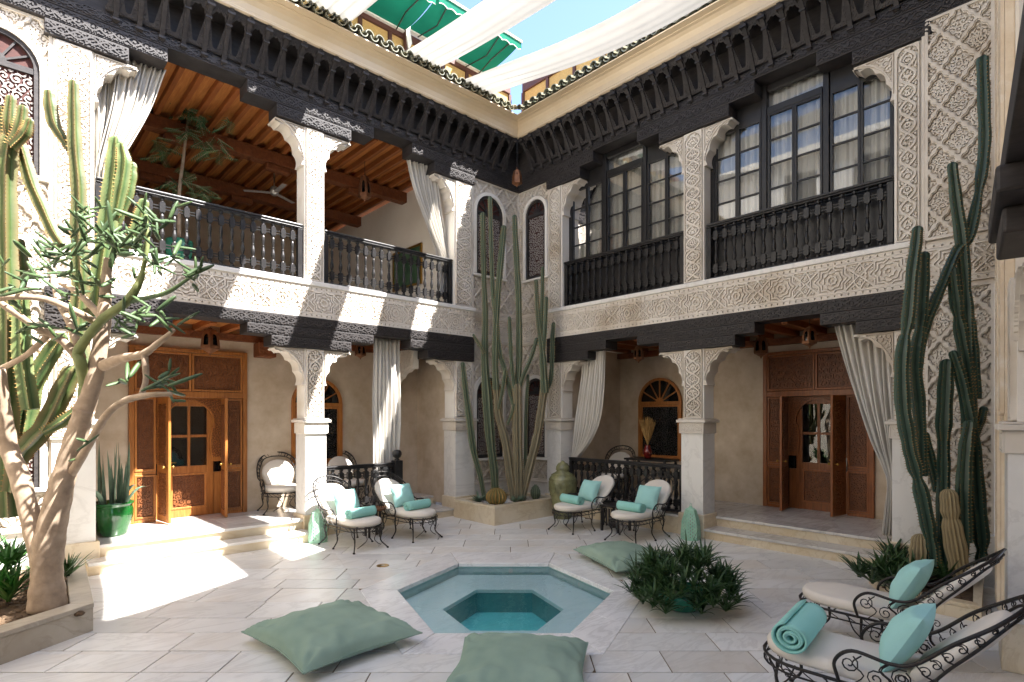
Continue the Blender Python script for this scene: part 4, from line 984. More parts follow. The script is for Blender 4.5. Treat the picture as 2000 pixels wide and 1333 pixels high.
wb('upper_wall', TB, (2.25, -.5, 3.62), (9.6, -.08, 8.1), 'plaster_pale', BW); wb('beam', TB, (2.9, -.4, 3.42), (9.5, .1, 3.6), 'black_wood', BW, bevel=.008); wb('beam', TB, (3.15, -.36, 3.26), (4.4, .14, 3.418), 'black_wood', BW, bevel=.02); wb('beam', TB, (3.3, -.36, 3.1), (4.1, .10, 3.257), 'black_wood', BW, bevel=.02)
wb('gallery_wall', TB, (2.2, -3.0, 0), (9.6, -2.8, 3.6), 'plaster', BW); wb('gallery_ceiling', TB, (2.2, -2.8, 3.5), (9.6, -.41, 3.6), 'cedar', BW); wb('roof_deck', TB, (-5, -9, 8.1), (9.8, -.05, 8.2), 'plaster_cove', BW)  # roof deck stretched unseen past the wing to block stray sun
cn_ = thing('sun_blocker', 'unseen canopy added above the rear roof to block sun from the floor', 'canopy', (7, 1, 8.2), world=True)  # added out of view to block sun; slab edge shapes the floor shadow
for p in ((2.6, -.9), (5.2, -.4), (8.3, .4)): mk('post', MB().box((p[0]-.06, p[1]-.06, 8.2), (p[0]+.06, p[1]+.06, 9.47)), 'brown_paint', cn_)
mk('sun_blocker_slab', MB().prism([(1.2, .70), (3.9, .72), (4.6, .93), (8.9, 3.08), (8.9, -1.0), (1.2, -1.6)], 9.47, 9.53), 'brown_paint', cn_, fixn=True)
WW = thing('side_wing', 'plain pale wing closing the courtyard at the far left', 'building', (-1.1, 4, 0), world=True)
mk('wall', MB().box((-1.6, -.8, 0), (-1.05, 9.6, 8.1)), 'plaster_pale', WW); mk('ledge', MB().box((-1.05, -.4, 4.1), (-.98, 8.9, 4.2)), 'marble_pillar', WW)

PV = thing('roof_pavilion', 'white rooftop pavilion above the far-left wing, mirrored in the casements', 'building', (-2.4, 4, 8.1), world=True)
mk('wall', MB().box((-4.5, -2, 8.1), (-2.2, 11, 10.6)), 'stucco_white', PV); mk('parapet', MB().box((-1.5, -.8, 8.1), (-1.2, 9.6, 8.7)), 'stucco_white', PV); mk('roof_edge', MB().box((-4.6, -2.2, 10.6), (-1.9, 11.2, 10.8)), 'stucco_white', PV)
for y in (.5, 2.6, 4.7, 6.8): mk('window', MB().box((-2.2, y, 8.9), (-2.17, y+1.0, 10.2)), 'dark_pane', PV)

# ---------------------------------------------------------------- curtains
def curtain(T, n, rows, label, folds=9, amp=.035, seed=0):
    zs = [r[0] for r in rows][::-1]; a = [r[1] for r in rows][::-1]; b = [r[2] for r in rows][::-1]
    top = rows[0][2]-rows[0][1]; hi, lo = rows[0][0], rows[-1][0]
    def fn(s, t):
        z = lo+(hi-lo)*t; u0 = float(np.interp(z, zs, a)); u1 = float(np.interp(z, zs, b)); w = u1-u0
        f = amp*(.6+.8*min(1.6, (top/max(w, .08))*.5))
        ph = s*folds*2*PI+seed+1.3*math.sin(s*7+seed)
        return T(u0+w*s+.01*math.sin(ph*.5+z*2), n+f*math.sin(ph)+.02*math.sin(z*3+s*4+seed), z)
    nz = 34
    def sm(s, t): return fn(s, t)
    return drape('curtain', sm, folds*10, nz, label)
def smooth_rows(rows, k=5):
    p = bez([Vector((r[0], r[1], r[2])) for r in rows], k); return [(q.x, q.y, q.z) for q in p]
curtain(TL, -.26, smooth_rows([(6.92, 1.28, 1.86), (6.3, 1.22, 1.68), (5.7, 1.12, 1.42), (5.25, 1.05, 1.22), (4.7, 1.05, 1.2)]), 'sunlit white curtain tied back at the leftmost upstairs pillar', seed=1)
curtain(TL, -.34, smooth_rows([(6.85, 1.02, 1.30), (6.0, 1.02, 1.24), (5.3, 1.03, 1.12), (4.7, 1.03, 1.12)]), 'narrow white curtain strip right beside the leftmost upstairs pillar', folds=4, seed=2)
curtain(TL, -.27, smooth_rows([(6.95, 5.87, 6.52), (6.3, 6.05, 6.62), (5.6, 6.38, 6.77), (5.15, 6.60, 6.80), (4.4, 6.58, 6.80)]), 'white curtain tied back upstairs beside the painting', seed=3)
curtain(TL, -.27, [(3.42, 5.14, 5.72), (1.5, 5.15, 5.70), (.40, 5.14, 5.66)], 'straight white curtain hanging on the sunlit ground-floor terrace', folds=7, amp=.03, seed=4)
curtain(TR, -.27, smooth_rows([(3.42, 6.83, 7.40), (2.7, 6.86, 7.48), (2.0, 6.98, 7.57), (1.6, 7.15, 7.62), (1.3, 7.38, 7.66), (1.12, 7.56, 7.68)]), 'swagged white curtain behind the glazed urn', seed=5)
curtain(TR, -.27, smooth_rows([(3.42, 2.03, 2.80), (2.6, 2.03, 2.62), (1.8, 2.03, 2.37), (1.3, 2.04, 2.17), (1.1, 2.05, 2.12), (.8, 2.04, 2.15), (.40, 2.03, 2.19)]), 'white curtain tied back beside the dark carved door', seed=6)

# ---------------------------------------------------------------- wrought-iron loungers and chairs
def spiral(c, ax, ay, r, turns, n=14, dirn=1, ph=0.0):
    c = Vector(c); return [c+ax*(r*(1-.82*i/n))*math.cos(ph+dirn*turns*2*PI*i/n)+ay*(r*(1-.82*i/n))*math.sin(ph+dirn*turns*2*PI*i/n) for i in range(n+1)]
def iron_seat(name, label, cat, loc, rot, fx=.62, lean=.46, top=.99, group=None):
    t = thing(name, label, cat, loc, rot, group); bx_ = -.26; hw = .285
    # seat outline: square at the back, round at the front
    def outline(e=0.0, k=12):
        r = hw-e; pts = [(bx_+e, -r), ]
        rx = min(.3, fx*.8)
        pts += [(fx-e-rx+rx*math.sin(PI*i/k), -r*math.cos(PI*i/k)) for i in range(k+1)]
        return pts+[(bx_+e, r)]
    mk('seat_cushion', MB().prism(outline(.01), .365, .46), 'cushion', t, bevel=.035, fixn=True, smooth=True)
    # back cushion
    B0 = Vector((bx_+.03, 0, .42)); dv = Vector((-lean, 0, top-.10-.42)); Lb = dv.length; dv.normalize(); nv = Vector((dv.z, 0, -dv.x))
    def BT(a, b, h): p = B0+dv*b+Vector((0, a, 0))+nv*h; return tuple(p)
    o = [(-.2, .02)]+[(-.265, .2)]+[(-.27*math.cos(PI*i/12), Lb-.27+.25*math.sin(PI*i/12)) for i in range(13)]+[(.265, .2), (.2, .02)]
    mk('back_cushion', MB().prism(o, -.03, .05, BT), 'cushion', t, bevel=.032, fixn=True, smooth=True)
    # seat frame
    fr = MB(); ol = [Vector((x, y, .355)) for x, y in outline(-.008)]; fr.tube(ol+[ol[0]], .011, 6); fr.tube([p-Vector((0, 0, .055)) for p in ol]+[ol[0]-Vector((0, 0, .055))], .007, 6)
    mk('seat_frame', fr, 'iron', t, smooth=True)
    sc = MB(); m = len(ol)
    for i in range(1, m-1):
        a, b = ol[i], ol[i+1]; seg = max(1, int((b-a).length/.12))
        for k in range(seg):
            p = a.lerp(b, (k+.5)/seg); tv = (b-a).normalized(); sc.tube([p-tv*.04-Vector((0, 0, .004)), p-Vector((0, 0, .03)), p+tv*.04-Vector((0, 0, .05))], .004, 4)
    mk('seat_filigree', sc, 'iron', t, kind='stuff')
    # legs: curved, splayed, with ball feet and braces
    legx = [fx-.16, .10, bx_+.02] if fx > .45 else [fx-.1, bx_+.04]
    for x in legx:
        front = x > .2
        for s in (-1, 1):
            y = s*(hw-.06 if front else hw-.01); ox = .10 if front else (-.10 if x < 0 else 0); oy = s*.06
            lg = MB().tube(bez([(x, y, .35), (x+ox*.2, y+oy*.1, .24), (x+ox*.1, y-oy*.1, .12), (x+ox, y+oy, .015)], 4), [.012]*8+[.010]*5, 6); lg.lathe([(0, 0), (.018, .004), (.02, .014), (.012, .028)], 8, (x+ox, y+oy, 0))
            lg.tube(bez([(x, y, .18), (x-.06*(1 if front else -1), y, .24), (x-.10*(1 if front else -1), y, .34)], 4), .006, 5)
            lg.tube(spiral((x-.05, y, .27), Vector((1, 0, 0)), Vector((0, 0, 1)), .035, 1.3), .004, 4)
            mk('leg', lg, 'iron', t, smooth=True)
    xf = legx[0]
    br = MB()
    for s in (-1, 1): br.tube(spiral((xf+.06, s*.09, .27), Vector((0, s, 0)), Vector((0, 0, 1)), .05, 1.4, ph=PI/2), .005, 4); br.tube(bez([(xf+.1, s*.14, .30), (xf+.09, s*.06, .18), (xf+.06, s*.13, .10), (xf+.05, s*.2, .06)], 4), .006, 5)
    mk('front_scrolls', br, 'iron', t, kind='stuff')
    # arms and hoops
    tx = B0.x+dv.x*Lb; z1 = top; af = .12
    ho = MB(); hi = MB(); fl = MB()
    outer = [(af, .30, .36), (af+.02, .31, .48), (af-.08, .325, .575), (af-.28, .335, .56), (bx_-.02, .345, .60), (bx_+(tx-bx_)*.45, .345, .76), (bx_+(tx-bx_)*.85, .29, z1-.10), (tx-.04, .16, z1-.01), (tx-.06, 0, z1+.02)]
    inner = [(bx_+.0, .285, .37), (bx_+(tx-bx_)*.30-.02, .30, .58), (bx_+(tx-bx_)*.6-.02, .29, z1-.26), (bx_+(tx-bx_)*.9-.02, .22, z1-.11), (tx-.03, .11, z1-.065), (tx-.035, 0, z1-.055)]
    for s in (1, -1):
        po = bez([(x, y*s, z) for x, y, z in outer], 6); pi_ = bez([(x, y*s, z) for x, y, z in inner], 6)
        ho.tube(po, .0115, 6); hi.tube(pi_, .009, 6)
        # rungs and scrolls between the hoops
        n0 = 4*6
        for k in range(11):
            a = po[min(len(po)-1, n0+int(k*(len(po)-1-n0)/10.5))]; b = pi_[min(len(pi_)-1, 4+int(k*(len(pi_)-5)/10.5))]
            mid = (a+b)/2+Vector((0, 0, .02 if k % 2 else -.02)); fl.tube([a, mid, b], .0045, 4)
            if k < 9 and (a-b).length > .05:
                ax = (a-b).normalized(); ay = ax.cross(Vector((0, s, .3))).normalized(); fl.tube(spiral((a+b)/2, ax, ay, min(.035, (a-b).length*.38), 1.2), .004, 4)
        X = Vector((1, 0, 0)); Z = Vector((0, 0, 1))
        for (x, z, r, dr) in ((af-.06, .49, .055, 1), (af-.2, .44, .05, -1), (af-.33, .48, .05, 1), (bx_+.05, .48, .06, -1)): fl.tube(spiral((x, .315*s, z), X, Z, r, 1.5, dirn=dr, ph=2), .0048, 4)
        for x in (af-.12, af-.27, bx_+.12): fl.tube(bez([(x+.05, .31*s, .36), (x-.02, .318*s, .44), (x+.04, .325*s, .50), (x-.01, .33*s, .56)], 3), .0048, 4)
    mk('outer_hoop', ho, 'iron', t, smooth=True); mk('inner_hoop', hi, 'iron', t, smooth=True); mk('filigree', fl, 'iron', t, kind='stuff')
    return t
F_L, F_R, F_N = -PI/2, PI, PI/2            # facing the courtyard from each side
G = 'iron loungers round the courtyard'
L1 = iron_seat('lounger', 'sunlit iron lounger next to the white pillar, left of the pair', 'lounger', (4.10, 8.12, 0), F_L+.06, fx=.66, group=G)
SPOTS = [((5.13, 8.16, 0), F_L+.05, 'sunlit iron lounger nearer the corner cacti, right of the pair'), ((7.78, 6.52, 0), F_R-.02, 'shaded iron lounger right beside the glazed urn'),
         ((7.86, 5.38, 0), F_R+.06, 'shaded iron lounger nearer the white pillar and mint lantern'), ((4.16, 1.08, 0), F_N+.03, 'large near iron lounger at the bottom right with rolled towel'), ((5.50, 1.34, 0), F_N-.02, 'large near iron lounger against the aloe planter, no towel')]
for loc, rot, lb in SPOTS: dup(L1, loc, rot, lb)
A1 = iron_seat('armchair', 'iron armchair beside the sunlit cedar door', 'armchair', (3.75, 9.95, .322), F_L-.15, fx=.30, lean=.2, top=1.0, group='iron armchairs on the terraces')
dup(A1, (5.02, 9.95, .322), F_L+.1, 'iron armchair behind the low sunlit balustrade'); dup(A1, (9.75, 7.35, .322), F_R+.2, 'iron armchair behind the low balustrade of the shaded terrace')
# mint cushions and rolled towels
PM = pillow_mesh(.41, .41, .24, 20, .10, 3, .006)
def cushion(loc, rot, tilt, label, sc=1.0):
    o = mk('cushion', PM, 'mint', smooth=True, fixn=True); M = Matrix.Translation(loc) @ Matrix.Rotation(rot, 4, 'Z') @ Matrix.Rotation(tilt, 4, 'Y') @ Matrix.Scale(sc, 4) @ Matrix.Translation((0, 0, -.05)); o.matrix_world = M
    return tag(o, label, 'cushion', 'mint cushions on the loungers')
def towel_mesh(R, Lt, turns=4.2):
    mb = MB(); n = 90
    def fn(s, t):
        q = s*turns*2*PI; r = .012+(R-.012)*s; lf = .006*math.sin(q*.5+2); return ((r+lf)*math.cos(q)*1.06, Lt*(t-.5)*(1+.015*math.sin(q)), (r+lf)*math.sin(q)*.94)
    mb.grid(fn, n, 10); return mb
TM = towel_mesh(.072, .46)
def towel(loc, rot, label, sc=1.0):
    o = mk('rolled_towel', TM, 'mint_towel', smooth=True); o.location = loc; o.rotation_euler = (0, 0, rot); o.scale = (sc,)*3
    b = o.modifiers.new('thick', 'SOLIDIFY'); b.thickness = .012
    return tag(o, label, 'towel', 'rolled mint towels on the loungers')
def at(base, rot, x, y, z): return (base[0]+x*math.cos(rot)-y*math.sin(rot), base[1]+x*math.sin(rot)+y*math.cos(rot), base[2]+z)
ALL = [((4.10, 8.12, 0), F_L+.06, 'left sunlit lounger'), (SPOTS[0][0], SPOTS[0][1], 'right sunlit lounger'), (SPOTS[1][0], SPOTS[1][1], 'shaded lounger beside the urn'), (SPOTS[2][0], SPOTS[2][1], 'shaded lounger beside the pillar'), (SPOTS[3][0], SPOTS[3][1], 'near lounger with the towel'), (SPOTS[4][0], SPOTS[4][1], 'near lounger by the aloes')]
for k, (b, r, nm) in enumerate(ALL):
    y = (.05, .06, -.03, .02, .02, .02)[k]
    cushion(at(b, r, -.21, y, .63), r, math.radians(62), 'mint cushion leaning on the back of the '+nm, 1.02)
    if k < 4: towel(at(b, r, .28, (.02, .03, -.02, .0)[k], .535), r+(.12, .1, -.1, -.08)[k], 'rolled mint towel across the seat of the '+nm)
towel(at(SPOTS[3][0], SPOTS[3][1], .42, .05, .555), SPOTS[3][1]+.10, 'rolled mint towel on the foot of the big near lounger', 1.28)
# ---------------------------------------------------------------- side tables, lanterns, urn, pots
st = thing('side_table', 'small round iron side table between the sunlit loungers', 'table', (4.66, 8.42, 0))
mk('table_top', MB().lathe([(0, .46), (.2, .46), (.22, .475), (.225, .47), (.21, .44), (0, .44)], 20), 'bronze_lantern', st, smooth=True)
for k in range(4):
    t = k*PI/2+.6; mk('leg', MB().box((.13*math.cos(t)-.015, .13*math.sin(t)-.015, 0), (.13*math.cos(t)+.015, .13*math.sin(t)+.015, .44)), 'black_gloss', st)
mk('brace', MB().box((-.13, -.012, .16), (.13, .012, .19)).box((-.012, -.13, .192), (.012, .13, .215)), 'black_gloss', st)
s2 = thing('side_table', 'small square black side table between the shaded loungers', 'table', (8.0, 5.98, 0))
mk('table_top', MB().box((-.2, -.2, .42), (.2, .2, .45)), 'black_gloss', s2, bevel=.006)
for x in (-.17, .17):
    for y in (-.17, .17): mk('leg', MB().box((x-.018, y-.018, 0), (x+.018, y+.018, .42)), 'black_gloss', s2)
for k in range(5): mk('slat', MB().box((-.19+.002, -.13+.06*k, .1), (-.175, -.10+.06*k, .40)), 'black_gloss', s2)
def hexlantern(name, label, loc, h, w, m, hang=0.0, core='dark_pane', taper=.55, dots=True, rot=.3):
    t = thing(name, label, 'lantern', loc, rot)
    r0, r1 = w/2, w/2*taper
    P = [(k*PI/3, (k+1)*PI/3) for k in range(6)]
    for a, b in P:
        pa = Vector((math.cos(a), math.sin(a), 0)); pb = Vector((math.cos(b), math.sin(b), 0)); nrm = (pa+pb).normalized()
        def FT(x, y, hh, pa=pa, pb=pb, nrm=nrm):
            z = y*h; rr = np.interp(y, [0, .12, .62, 1], [r0*.94, r0, r0*.9, r1]); p = (pa*(1-x)+pb*x)*rr+nrm*hh; return (p.x, p.y, z)
        if dots:
            f = lambda x, y: np.where((x < .12) | (x > .88) | (y < .08) | (y > .93), .5, np.hypot((np.mod(x*4, 1)-.5), (np.mod(y*9+.5*np.floor(np.mod(x*4, 2)), 1)-.5))-.27)
            mk('pierced_panel', MB().relief(f, .0, 1.0, 0, 1, .032, FT, .004), m, t)
        else:
            f = lambda x, y: np.where((x < .14) | (x > .86) | (y < .1) | (y > .88), .5, np.hypot(x-.5, np.maximum((y-.62), 0)*1.6)-.27)
            f2 = lambda x, y: np.where(y < .2, .5, f(x, y))
            mk('side_panel', MB().relief(f2, .0, 1.0, 0, 1, .05, FT, .008), m, t)
    mk('inner_core', MB().lathe([(0, .02*h), (r0*.8, .02*h), (r0*.82, .6*h), (r1*.8, .97*h), (0, .97*h)], 6), core, t)
    cap = MB().lathe([(r1*1.06, h), (r1*1.06, h*1.02), (r1*.5, h*1.08), (r1*.3, h*1.1), (r1*.32, h*1.13), (0, h*1.15)], 12); cap.tube([Vector((.03*math.cos(q), 0, h*1.17+.03*math.sin(q))) for q in np.linspace(0, 2*PI, 12)], .004, 5)
    if hang: mk('finial', MB().lathe([(0, -w*.35), (w*.05, -w*.3), (w*.08, -w*.2), (r0*.9, .0)], 6), m, t)
    mk('cap', cap, m, t); mk('base', MB().lathe([(r0*.95, -.0), (r0*1.02, .0), (r0*1.02, .015), (r0*.9, .02)], 6), m, t)
    if hang: mk('chain', MB().tube([(0, 0, h*1.15), (0, 0, hang)], .006, 5), 'iron', t)
    return t
hexlantern('floor_lantern', 'pierced mint metal lantern on the floor by the sunlit pillar', (3.82, 8.66, 0), .46, .31, 'mint_metal', core='iron_grey')
hexlantern('floor_lantern', 'pierced mint metal lantern on the floor by the shaded steps', (8.33, 4.74, 0), .47, .31, 'mint_metal', core='iron_grey', rot=.1)
for nm, loc, h, w, m, hg, lb in (('hanging_lantern', (2.6, 9.92, 3.06), .30, .30, 'bronze_lantern', .42, 'dark lantern hanging before the sunlit cedar door'), ('hanging_lantern', (5.12, 9.72, 3.12), .22, .2, 'bronze_lantern', .36, 'dark lantern hanging left of the straight ground-floor curtain'),
        ('hanging_lantern', (9.35, 6.44, 3.1), .24, .2, 'bronze_lantern', .38, 'dark lantern hanging near the swagged curtain'), ('hanging_lantern', (9.75, 4.22, 3.06), .28, .24, 'bronze_lantern', .42, 'dark lantern hanging at the left top of the dark door'), ('hanging_lantern', (9.25, 3.26, 3.10), .24, .22, 'bronze_lantern', .38, 'dark lantern hanging over the middle of the dark door'),
        ('hanging_lantern', (5.52, 10.3, 6.36), .40, .24, 'bronze_lantern', .78, 'dark brass lantern hanging in the upstairs gallery'), ('hanging_lantern', (7.90, 8.38, 6.72), .26, .20, 'bronze_lantern', .95, 'copper lantern hanging high in the courtyard corner')):
    hexlantern(nm, lb, loc, h, w, m, hang=hg, dots=False, core='dark_pane' if 'copper' not in lb else 'bronze_lantern', taper=.6)
ur = thing('urn', 'tall lidded olive-green glazed urn beside the shaded lounger', 'urn', (8.2, 7.40, 0))
mk('body', MB().lathe([(0, 0), (.15, 0), (.17, .03), (.2, .25), (.255, .5), (.275, .66), (.26, .78), (.2, .87), (.13, .905), (.12, .93), (.14, .95), (.135, .955)], 28), 'urn_glaze', ur, smooth=True)
mk('lid', MB().lathe([(.135, .957), (.135, .97), (.125, 1.02), (.09, 1.07), (.045, 1.09), (.03, 1.11), (.0, 1.125)], 24), 'urn_glaze', ur, smooth=True)
rb = MB()
for z, r in ((.3, .212), (.46, .25), (.76, .268), (.85, .222)): rb.tube([Vector((r*math.cos(q), r*math.sin(q), z)) for q in np.linspace(0, 2*PI, 30)], .006, 5)
for k in range(8):
    q0 = k*PI/4; rb.tube([Vector(((.272-.1*(z-.62)**2*3)*math.cos(q0+.2*math.cos(a)), (.272-.1*(z-.62)**2*3)*math.sin(q0+.2*math.cos(a)), z)) for a in np.linspace(0, 2*PI, 16) for z in [.61+.11*math.sin(a)]], .005, 4)
mk('raised_bands', rb, 'urn_glaze', ur, smooth=True)
ps = thing('potted_plant', 'snake plant in a green glazed pot left of the sunlit door', 'potted plant', (1.27, 9.62, .322))
mk('pot', MB().lathe([(0, 0), (.16, 0), (.18, .03), (.2, .12), (.245, .26), (.25, .36), (.235, .40), (.235, .43), (.255, .44), (.255, .47), (.235, .47), (.225, .42), (0, .42)], 28), 'green_glaze', ps, smooth=True)
rs = random.Random(5)
for k in range(26):
    mb = MB(); a = rs.random()*2*PI; r = .17*rs.random()**.5; tl = .14*rs.random()+(.3 if k < 5 else 0)
    blade(mb, (r*math.cos(a), r*math.sin(a), .40), (math.cos(a)*tl, math.sin(a)*tl, 1), rs.uniform(.55, .95) if k > 4 else .7, rs.uniform(.06, .085), droop=.02 if k > 4 else .55, seg=5, fold=.3, up=Vector((math.cos(a+1.2), math.sin(a+1.2), 0)))
    mk('leaf', mb, 'leaf_grey', ps, smooth=True)
vt = thing('console_table', 'dark table behind the shaded balustrade carrying a red vase', 'table', (9.95, 6.55, .322))
mk('table_top', MB().box((-.25, -.5, .76), (.25, .5, .80)), 'black_gloss', vt, bevel=.006)
for x in (-.2, .2):
    for y in (-.44, .44): mk('leg', MB().box((x-.02, y-.02, 0), (x+.02, y+.02, .76)), 'black_gloss', vt)
va = thing('vase', 'red glazed vase of dry pampas grass before the shaded arched window', 'vase', (9.9, 6.60, 1.125))
mk('vase_body', MB().lathe([(0, 0), (.05, 0), (.06, .02), (.095, .1), (.1, .15), (.07, .21), (.05, .24), (.065, .27), (.055, .27), (0, .23)], 20), 'red_glaze', va, smooth=True)
gm = MB()
for k in range(110):
    a = rs.random()*2*PI; sp = rs.uniform(.02, .34); L_ = rs.uniform(.4, .62); d_ = Vector((math.cos(a)*sp, math.sin(a)*sp, 1)).normalized(); p0 = Vector((0, 0, .25)); p1 = p0+d_*L_
    gm.tube([p0, p0+d_*L_*.55, p1], [.002, .012, .003], 4)
g_ = mk('dry_grass', gm, 'dry_grass', va, kind='stuff')
# ---------------------------------------------------------------- sage floor pillows
def floor_pillow(loc, rot, w, l, h, seed, label):
    o = mk('floor_pillow', pillow_mesh(w, l, h, 56, .13, seed, .016, crease=.013), 'sage', smooth=True, fixn=True); o.location = loc; o.rotation_euler = (0, 0, rot)
    pip = []
    for k in range(56*4):
        s_ = k//56; q = (k % 56)/28-1; x, y = ((q, -1), (1, q), (-q, 1), (-1, -q))[s_]
        ex = 1-.13*(1-abs(y)**1.3)*abs(x)**3*.9; ey = 1-.13*(1-abs(x)**1.3)*abs(y)**3*.9; pip.append(Vector((x*w/2*ex, y*l/2*ey, h*.28)))
    mk('piping', MB().tube(pip+[pip[0]], .007, 6, cap=False), 'sage', o, smooth=True)
    return tag(o, label, 'floor pillow', 'sage floor pillows by the pool')
floor_pillow((2.20, 4.70, .01), .06, 1.08, 1.16, .33, 1, 'sage green floor pillow lying left of the pool')
floor_pillow((2.90, 3.05, .01), math.radians(-49), 1.04, 1.14, .33, 2, 'sage green floor pillow in front of the pool, cut by the frame')
floor_pillow((6.25, 4.55, .01), math.radians(66), 1.2, .9, .32, 3, 'pale sage floor pillow behind the bowl of spiky plants')
# ---------------------------------------------------------------- planters and plants
def planter(label, outer, inner, h, m='marble_planter', top='marble_planter', soil='soil'):
    c = (sum(p[0] for p in outer)/len(outer), sum(p[1] for p in outer)/len(outer))
    t = thing('planter', label, 'planter', (*c, 0), world=True); n = len(outer)
    for i in range(n):
        j = (i+1) % n; mk('wall_slab', MB().prism([outer[i], outer[j], inner[j], inner[i]], 0, h-.045), m, t, fixn=True)
        def o_(p): return (c[0]+(p[0]-c[0])*1.008, c[1]+(p[1]-c[1])*1.008)
        mk('coping', MB().prism([o_(outer[i]), o_(outer[j]), inner[j], inner[i]], h-.043, h), top, t, bevel=.006, fixn=True)
    mk('soil', MB().prism(inner, h-.12, h-.06), soil, t, fixn=True)
    return t, c, h-.06
def shrink(poly, dd):
    c = (sum(p[0] for p in poly)/len(poly), sum(p[1] for p in poly)/len(poly)); o = []
    for p in poly: L_ = math.hypot(p[0]-c[0], p[1]-c[1]); k = 1-dd*1.35/L_; o.append((c[0]+(p[0]-c[0])*k, c[1]+(p[1]-c[1])*k))
    return o
pc, cc, zc_ = planter('low marble corner planter of tall cacti and pebbles', [(6.72, 7.72), (8.48, 7.72), (8.48, 8.94), (6.72, 8.94)], [(6.86, 7.86), (8.34, 7.86), (8.34, 8.80), (6.86, 8.80)], .35, 'marble_step', 'marble_step')
pl_, cl_, zl_ = planter('low grey marble planter of the euphorbia tree at the left', [(.71, 6.50), (.84, 8.62), (-1.0, 8.62), (-1.0, 5.45)], [(.55, 6.62), (.66, 8.45), (-.85, 8.45), (-.85, 5.75)], .26)
pr_, cr_, zr_ = planter('low marble planter of aloes and tall cacti behind the near loungers', [(8.5, 2.0), (7.70, 2.05), (7.02, 1.62), (7.02, .92), (8.4, 1.08)], [(8.38, 1.9), (7.75, 1.93), (7.14, 1.55), (7.14, 1.0), (8.3, 1.16)], .16, 'marble_step', 'marble_step')
def pebbles(parent, x0, x1, y0, y1, z, n, m, seed, r=(.015, .035)):
    rg = random.Random(seed); mb = MB()
    for k in range(n):
        R_ = rg.uniform(*r); x, y = rg.uniform(x0, x1), rg.uniform(y0, y1); a = rg.random()*3; e = rg.uniform(.6, 1)
        mb.lathe([(0, -R_*.4), (R_*.8, -R_*.2), (R_, .1*R_), (R_*.6, R_*.5), (0, R_*.6)], 6, (x, y, z), a)
    return mk('pebbles', mb, m, parent, kind='stuff', smooth=True)
pebbles(pc, 6.9, 8.3, 7.9, 8.78, zc_, 900, 'pebble', 3); pebbles(pl_, -.6, .6, 6.4, 8.4, zl_, 500, 'soil', 4, (.02, .05)); pebbles(pr_, 7.2, 8.3, 1.15, 1.8, zr_, 300, 'soil', 5, (.015, .04))
def stem(parent, path, d, r, m, ribs=6, name='stem', tip=True, rib=.22, pinch=None, seed=0, spine=None):
    """ribbed cactus column along sight-line points (px, py[, depth])"""
    P = [cv(p[0], p[1], p[2] if len(p) > 2 else d) for p in path]; Q = bez(P, 7); n = len(Q)
    rr = lerp_list(r if isinstance(r, (list, tuple)) else [r, r], n)
    rg = random.Random(seed+int(path[0][0])); rr = [x*(1+.05*math.sin(i*.9+rg.random()*.5)) for i, x in enumerate(rr)]
    if pinch:
        for f in pinch:
            k = int(f*(n-1))
            for i in range(n): rr[i] *= 1-.32*math.exp(-((i-k)/1.3)**2)
    if tip:
        t = (Q[-1]-Q[-2]).normalized(); R_ = rr[-1]; Q += [Q[-1]+t*R_*.5, Q[-1]+t*R_*.85, Q[-1]+t*R_*1.02]; rr += [R_*.88, R_*.55, R_*.12]
    mb = MB(); mb.r = []; mb.tube(Q, rr, ribs=ribs, rib=rib)
    o = mk(name, mb, m, parent, fixn=True)
    if spine:
        sp = MB(); nn = ribs*2; step = max(1, int(.05/max(.01, (Q[1]-Q[0]).length)))
        for i in range(1, n, 1):
            ctr = Q[i]
            for k in range(0, nn, 2):
                p = Vector(mb.v[i*nn+k]); p2 = Vector(mb.v[(i-1)*nn+k]); dr_ = (p-ctr).normalized()
                L2 = (p-p2).length; cnt_ = max(1, int(L2/.035))
                for q in range(cnt_):
                    w_ = p2.lerp(p, q/cnt_); sp.tube([w_-dr_*.004, w_+dr_*.016], [.006, .001], 3)
        mk('spines', sp, spine, o, kind='stuff')
    return o
CC = thing('cactus', 'tall many-armed columnar cactus cluster in the corner planter', 'cactus', (7.5, 8.3, .29), world=True)
D = 11.25
